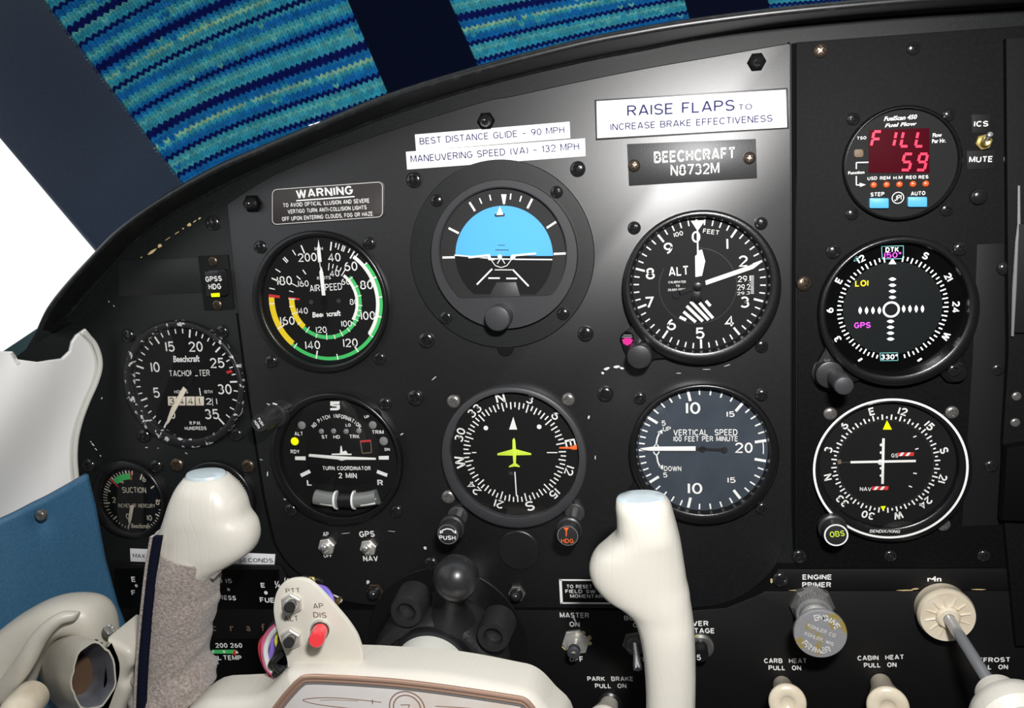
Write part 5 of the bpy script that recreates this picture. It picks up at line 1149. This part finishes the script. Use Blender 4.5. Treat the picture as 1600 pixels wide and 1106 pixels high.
# throttle
t = thing('throttle', 'large ivory throttle knob on a metal rod with ribbed collar', 'lever', P(1480, 965, 0))
c0 = P(1481, 964, .012); c0 = Vector((c0.x, 0, c0.z)); sq = S(1480, 965, .012) * .96
MB().lathe(c0, [(42 * sq, 0), (42 * sq, .006), (44.5 * sq, .0075), (44.5 * sq, .0100), (42 * sq, .0122), (20 * sq, .0115), (0, .0115)], 60).build('friction_collar', 'ivory_knob', t)
mb = MB()
for k in range(12):
    a = 2 * PI * k / 12 + .2; d = Vector((math.cos(a), 0, math.sin(a))); mb.tube([c0 + d * 19 * sq + Vector((0, -.0117, 0)), c0 + d * 35 * sq + Vector((0, -.0120, 0))], [.0008, .0005], 8)
mb.build('raised_ribs', 'ivory_knob', t)
MB().lathe(c0, [(18.5 * sq, .0114), (18 * sq, .0135), (15 * sq, .0145), (9 * sq, .0145), (9 * sq, .012)], 36).build('collar_hub', 'ivory_knob', t)
tip = P(1556, 1082, .078)
MB().tube([Vector((c0.x, -.012, c0.z)), Vector((tip.x, tip.y, tip.z))], .0030, 20).build('rod', 'acrylic_rod', t)
c1 = P(1562, 1090, .078); c1 = Vector((c1.x, 0, c1.z))
MB().lathe(c1, [(.0070, .072), (.0098, .074), (.0104, .079), (.0108, .082), (.0108, .085), (.0150, .0875), (.0186, .092), (.0196, .098), (.0190, .104), (.0150, .108), (0, .109)], 60).build('throttle_knob', 'ivory', t)
def pull(name, face, r, h, base, label, m='ivory_knob', cone=.74, br=15):
    t = thing(name, label, 'knob', P(*base, 0)); b = P(*base, 0); s = S(*base)
    MB().lathe(b, [(br * s, 0), (br * s, .0035), (br * s * .85, .0045), (br * s * .6, .0045)], 36).build('collar', 'black_plastic', t)
    f = P(*face, h); d = f - b; q = r * S(*face, h); L_ = d.length
    MB().lathe(b, [(q * cone * .72, .002), (q * cone * .8, L_ * .35), (q * .97, L_ * .90), (q, L_ * .93), (q * .99, L_ * .96), (q * .9, L_ * .99), (q * .42, L_), (q * .38, L_ - .0004), (q * .3, L_ - .0012), (0, L_ - .0014)], 48, dirn=d).build('knob_body', m, t, ang=50)
    return t
pull('carb_heat_knob', (1231, 1099), 28, .036, (1222, 1069), 'cream pull knob under the carb heat lettering')
pull('cabin_heat_knob', (1388, 1106), 31, .036, (1376, 1066), 'cream pull knob under the cabin heat lettering')
pull('park_brake_knob', (943, 1130), 26, .03, (953, 1096), 'pull knob under the park brake lettering, cut by frame', m='beige', br=19)
pull('defrost_knob', (1566, 1112), 28, .03, (1552, 1062), 'pull knob hidden behind throttle under the defrost lettering')

# ------------------------------------------------------------------ control yoke
y = thing('control_yoke', 'ivory control yoke with two horn grips and central hub', 'yoke', P(660, 1080, .10))
HUB = cr([(250, 1180), (270, 1125), (300, 1092), (335, 1066), (375, 1062), (405, 1060), (428, 1052), (446, 1036), (461, 1021), (478, 1015.5), (563, 1015), (619, 1018), (676, 1021), (740, 1030), (800, 1042), (826, 1048), (845, 1060), (865, 1082), (888, 1106), (900, 1150), (905, 1190)], 3)
MB().plate([P(a, b, .1045) for a, b in [(a, b + 9) for a, b in HUB] + [(905, 1260), (250, 1260)]], .094, .122, .009, 7, world=True).build('hub', 'ivory', y, ang=60)
RH = [((963, 780), (1041, 778), .088, .022), ((962, 790), (1048, 788), .088, .028), ((964, 812), (1054, 808), .088, .032), ((962, 832), (1060, 830), .088, .034), ((944, 849), (1064, 847), .088, .034), ((928, 863), (1067, 866), .088, .034), ((921, 882), (1070, 885), .088, .034),
      ((926, 904), (1073, 905), .088, .034), ((944, 925), (1077, 922), .088, .034), ((966, 938), (1079, 938), .088, .034), ((987, 956), (1082, 957), .088, .034), ((1000, 990), (1085, 985), .089, .034), ((1008, 1050), (1087, 1052), .09, .034), ((1010, 1140), (1085, 1140), .092, .034), ((1008, 1240), (1080, 1240), .094, .034)]
loft_px('grip', RH, 'ivory', y, n=40, k=4, p=.82, dome=.02)
def cap(x, yy, rx, ry, h, a):
    c_ = P(x, yy, h); s_ = S(x, yy, h); mb = MB(); r = []
    # the cap's flat top faces up and slightly to the viewer
    u = Vector((rx * s_, 0, a * s_)); w_ = Vector((0, -ry, 0))
    for f, z in ((1, -.002), (1, 0), (.93, .0012), (.5, .0018), (.02, .002)): r.append([c_ + Vector((0, 0, z)) + (u * math.cos(2 * PI * i / 32) + w_ * math.sin(2 * PI * i / 32)) * f for i in range(32)])
    return mb.loft(r).build('grip_cap', 'cap_plastic', y, ang=50)
LH = [((291, 744), (353, 744), .088, .020), ((281, 758), (368, 762), .088, .028), ((272, 778), (380, 782), .088, .032), ((265, 800), (386, 802), .088, .034), ((258, 820), (398, 818), .088, .034), ((252, 838), (402, 838), .088, .034), ((247, 856), (396, 857), .088, .034), ((243, 876), (378, 872), .088, .033), ((240, 900), (345, 892), .088, .032),
      ((246, 940), (312, 935), .088, .024), ((240, 1040), (300, 1040), .088, .024), ((240, 1120), (280, 1100), .092, .024)]
loft_px('grip', LH, 'ivory', y, n=40, k=4, p=.82, dome=.02)
cap(322, 742, 30, .0092, .088, -1); cap(1001.5, 779, 38, .0098, .088, 1)
# suede wrap with its zip
def wr(q, t_, j):
    yy = q[1]; a = .0006 * math.sin(yy * .23 + t_ * 3) * math.cos(t_ * 2 + yy * .05) + (.0011 * math.sin((yy - 1035 + math.cos(t_) * 38) * .2) if yy > 990 else 0)
    return Vector((math.cos(t_) * a, -abs(a) * .9 * math.sin(t_), 0))
SU = [((240, 826), (326, 872), .088, .038), ((236, 848), (349, 868), .088, .040), ((230, 880), (342, 884), .088, .041), ((223, 920), (334, 920), .088, .040), ((219, 960), (333, 950), .088, .040), ((214, 1000), (322, 992), .088, .040), ((210, 1030), (318, 1032), .088, .040), ((208, 1052), (330, 1058), .090, .042), ((206, 1080), (318, 1085), .093, .044), ((205, 1110), (296, 1108), .095, .044), ((204, 1200), (280, 1180), .097, .044)]
SU_n = len(SU)
Sx = cr([(a[0] + 12, a[1], b[0], b[1], h, th) for a, b, h, th in SU], 6); rings = []
for j, q in enumerate(Sx):
    L_ = P(q[0], q[1], q[4]); R_ = P(q[2], q[3], q[4]); c_ = (L_ + R_) / 2; a = (R_ - L_) / 2; b = Vector((0, -q[5] / 2, 0)); r = []
    for i in range(48):
        t_ = 2 * PI * i / 48; cs, sn = math.cos(t_), math.sin(t_); r.append(c_ + a * math.copysign(abs(cs) ** .85, cs) + b * math.copysign(abs(sn) ** .85, sn) + wr(q, t_, j))
    rings.append(r)
su = MB().loft(rings, False).build('suede_cover', 'suede', y, ang=180)
m_ = su.modifiers.new('thickness', 'SOLIDIFY'); m_.thickness = .0014; m_.offset = -1
MB().plate([(338, 884), (347, 868), (345, 892), (333, 906), (316, 900)], .094, .097, .0008).build('loose_flap', 'suede', y)
ZP = cr([(243, 838), (236, 880), (230, 930), (225, 980), (220, 1040), (217, 1110), (216, 1180)], 6)
def strip(pts, w, h, m, nm, par):
    rings = []
    for i, (x, yy) in enumerate(pts):
        c_ = P(x, yy, h(yy)); q = w * S(x, yy, h(yy)); rings.append([c_ + Vector((dx * q, dy, 0)) for dx, dy in ((-1, .002), (-1, -.0006), (-.4, -.0012), (.4, -.0012), (1, -.0004), (1, .002))])
    return MB().loft(rings).build(nm, m, par)
strip([(x + 3, yy) for x, yy in ZP], 6, lambda q: .1095 + max(0, q - 980) * .00004, 'zip_tape', 'zip_strip', su)
strip([(x - 5, yy) for x, yy in ZP], 3, lambda q: .107 + max(0, q - 980) * .00004, 'suede', 'zip_hem', su)
# badge frame and insert
BZ = cr([(425, 1112), (440, 1092), (452, 1078), (467, 1063), (482, 1057), (526, 1058), (575, 1061), (626, 1065), (700, 1074), (800, 1089), (820, 1094), (832, 1106), (842, 1122)], 4)
for off, r_, hh, mm in ((0, .0013, .1225, 'copper_trim'), (6, .0009, .1225, 'copper_trim'), (10, .0007, .1222, 'bright_steel')):
    pts = []
    for i, (x, yy) in enumerate(BZ):
        a = BZ[max(i - 1, 0)]; b = BZ[min(i + 1, len(BZ) - 1)]; dx, dy = b[0] - a[0], b[1] - a[1]; l = math.hypot(dx, dy); pts.append(P(x - dy / l * off, yy + dx / l * off, hh))
    MB().tube(pts, r_, 10).build('badge_frame', mm, y)
MB().plate([(x, yy + 5) for x, yy in BZ] + [(860, 1200), (420, 1200)], .120, .1224, .0002).build('badge_plate', 'badge_plate', y)
g = Pr(.1226)
g.line(cr([(596, 1097), (540, 1091), (500, 1090), (473, 1093.5), (500, 1101), (560, 1108)], 4), 1.3).line([(500, 1094), (520, 1093), (560, 1095)], .8).line([(582, 1093), (582, 1100)], 1.5)
g.line(cr([(680, 1103), (730, 1106), (790, 1112), (815, 1118)], 4), 1.3)
gg = Pr(.1226, (636, 1106)); gg.arc(0, 360, 19.5, 21.5, 40); gg.arc(0, 360, 25.5, 27.5, 40); g.add(gg.V, gg.F)
g.line([(626, 1101), (640, 1101), (638, 1106)], 1.4); g.build('badge_emblem', 'copper_trim', y)
# switch plate
sp = MB().plate(cr([(427, 958), (430, 930), (441, 912), (459, 905), (480, 907), (498, 921), (521, 946), (546, 976), (561, 1004), (564, 1040), (505, 1055), (455, 1050), (447, 1028), (436, 998)], 4, True), .108, .1105, .0008, 2).build('switch_plate', 'ivory_plain', y)
hb = .1105
def ctr(x, yy, h=hb): return P(x, yy, h)
for x, yy, r, px, py in ((457, 942, 16.5, 452, 949), (456, 997, 16, 451, 1004)):
    s_ = S(x, yy, hb); c_ = ctr(x, yy); V = []
    mb = MB(); rr = [[c_ + Vector((q * s_ * math.cos(i * PI / 3 + .5), -z, q * s_ * math.sin(i * PI / 3 + .5))) for i in range(6)] for q, z in ((r, 0), (r, .0016), (r * .92, .002))]
    c0_ = Vector((c_.x, 0, c_.z)); mb.loft(rr); mb.lathe(c0_, [(r * .66 * s_, hb + .002), (r * .62 * s_, hb + .004), (r * .5 * s_, hb + .0044), (0, hb + .0044)], 28)
    mb.build('button_nut', 'steel', sp, ang=25)
    f_ = P(px, py, hb + .013); d_ = f_ - c_
    MB().lathe(c_, [(9 * s_ * .8, .002), (9.2 * s_ * .85, d_.length * .95), (6 * s_, d_.length), (0, d_.length)], 28, dirn=d_).build('push_button', 'black_plastic', sp)
c_ = ctr(502, 981); s_ = S(502, 981, hb); f_ = P(494, 1001, hb + .015); d_ = f_ - c_
MB().lathe(c_, [(14 * s_, 0), (14 * s_, .002), (12.5 * s_, .0024)], 30).build('button_collar', 'steel', sp)
MB().lathe(c_, [(12.5 * s_, .001), (12.5 * s_, .004)], 30, dirn=d_).build('button_ring', 'black_plastic', sp)
MB().lathe(c_, [(11.5 * s_, .003), (11 * s_, d_.length * .94), (9.5 * s_, d_.length), (0, d_.length)], 32, dirn=d_).build('red_push_button', 'red_button', sp, ang=50, label='bright red push button')
g = Pr(hb + .0001); g.text('PTT', (447, 926.5), (469, 925.5), 7, .004).text('ALT', (444.5, 971), (466.5, 970), 8.5, .004).text('AP', (490, 951), (506, 950), 8, .004).text('DIS', (490, 964.5), (510.5, 965.5), 8.5, .004); g.build('lettering', 'brown_print', sp)
# wires behind the plate
wr_ = thing('wire_bundle', 'bundle of coloured wires hanging behind the yoke switch plate', 'wires', P(425, 1010, .09))
def wire(pts, m, r=.0011): MB().tube([P(*p) for p in cr(pts, 6)], r, 8).build('wire', m, wr_)
wire([(433, 975, .105), (416, 992, .100), (411, 1015, .100), (416, 1040, .102), (430, 1056, .104)], 'wire_pink', .0012)
wire([(434, 980, .106), (421, 996, .103), (415, 1018, .103), (421, 1042, .103), (434, 1054, .104)], 'wire_white', .0014)
wire([(434, 970, .105), (427, 990, .101), (425, 1012, .101), (424, 1036, .101), (440, 1054, .102)], 'wire_purple', .0014)
wire([(437, 985, .105), (431, 1000, .104), (434, 1018, .103), (428, 1040, .103), (440, 1050, .103)], 'wire_yellow', .0008)
wire([(436, 978, .105), (408, 1000, .097), (409, 1030, .097), (424, 1058, .099)], 'wire_red', .0009)
wire([(440, 1000, .105), (432, 1024, .105), (424, 1040, .105), (444, 1046, .105), (428, 1054, .105)], 'wire_black', .0018)
wire([(440, 1022, .107), (428, 1036, .107), (438, 1050, .107)], 'wire_black', .0015)
wire([(432, 968, .103), (420, 984, .100), (418, 1005, .098), (428, 1030, .099)], 'wire_black', .0010)
wire([(495, 916, .106), (508, 920, .103), (517, 932, .103), (519, 942, .105)], 'wire_purple', .0013)
wire([(494, 920, .106), (506, 924, .104), (513, 936, .104), (516, 944, .105)], 'wire_blue', .0013)
wire([(462, 904, .104), (478, 902, .102), (498, 906, .102), (503, 908, .104)], 'wire_black', .0009)
wire([(484, 903, .103), (489, 903, .103), (492, 907, .103)], 'brass', .0009)
wire([(505, 925, .102), (522, 930, .100), (534, 938, .100), (520, 945, .103)], 'wire_black', .0008)
MB().plate([(520, 938), (531, 936), (529, 945), (523, 949)], .10, .103, .0006).build('wire_tag', 'brass', wr_)
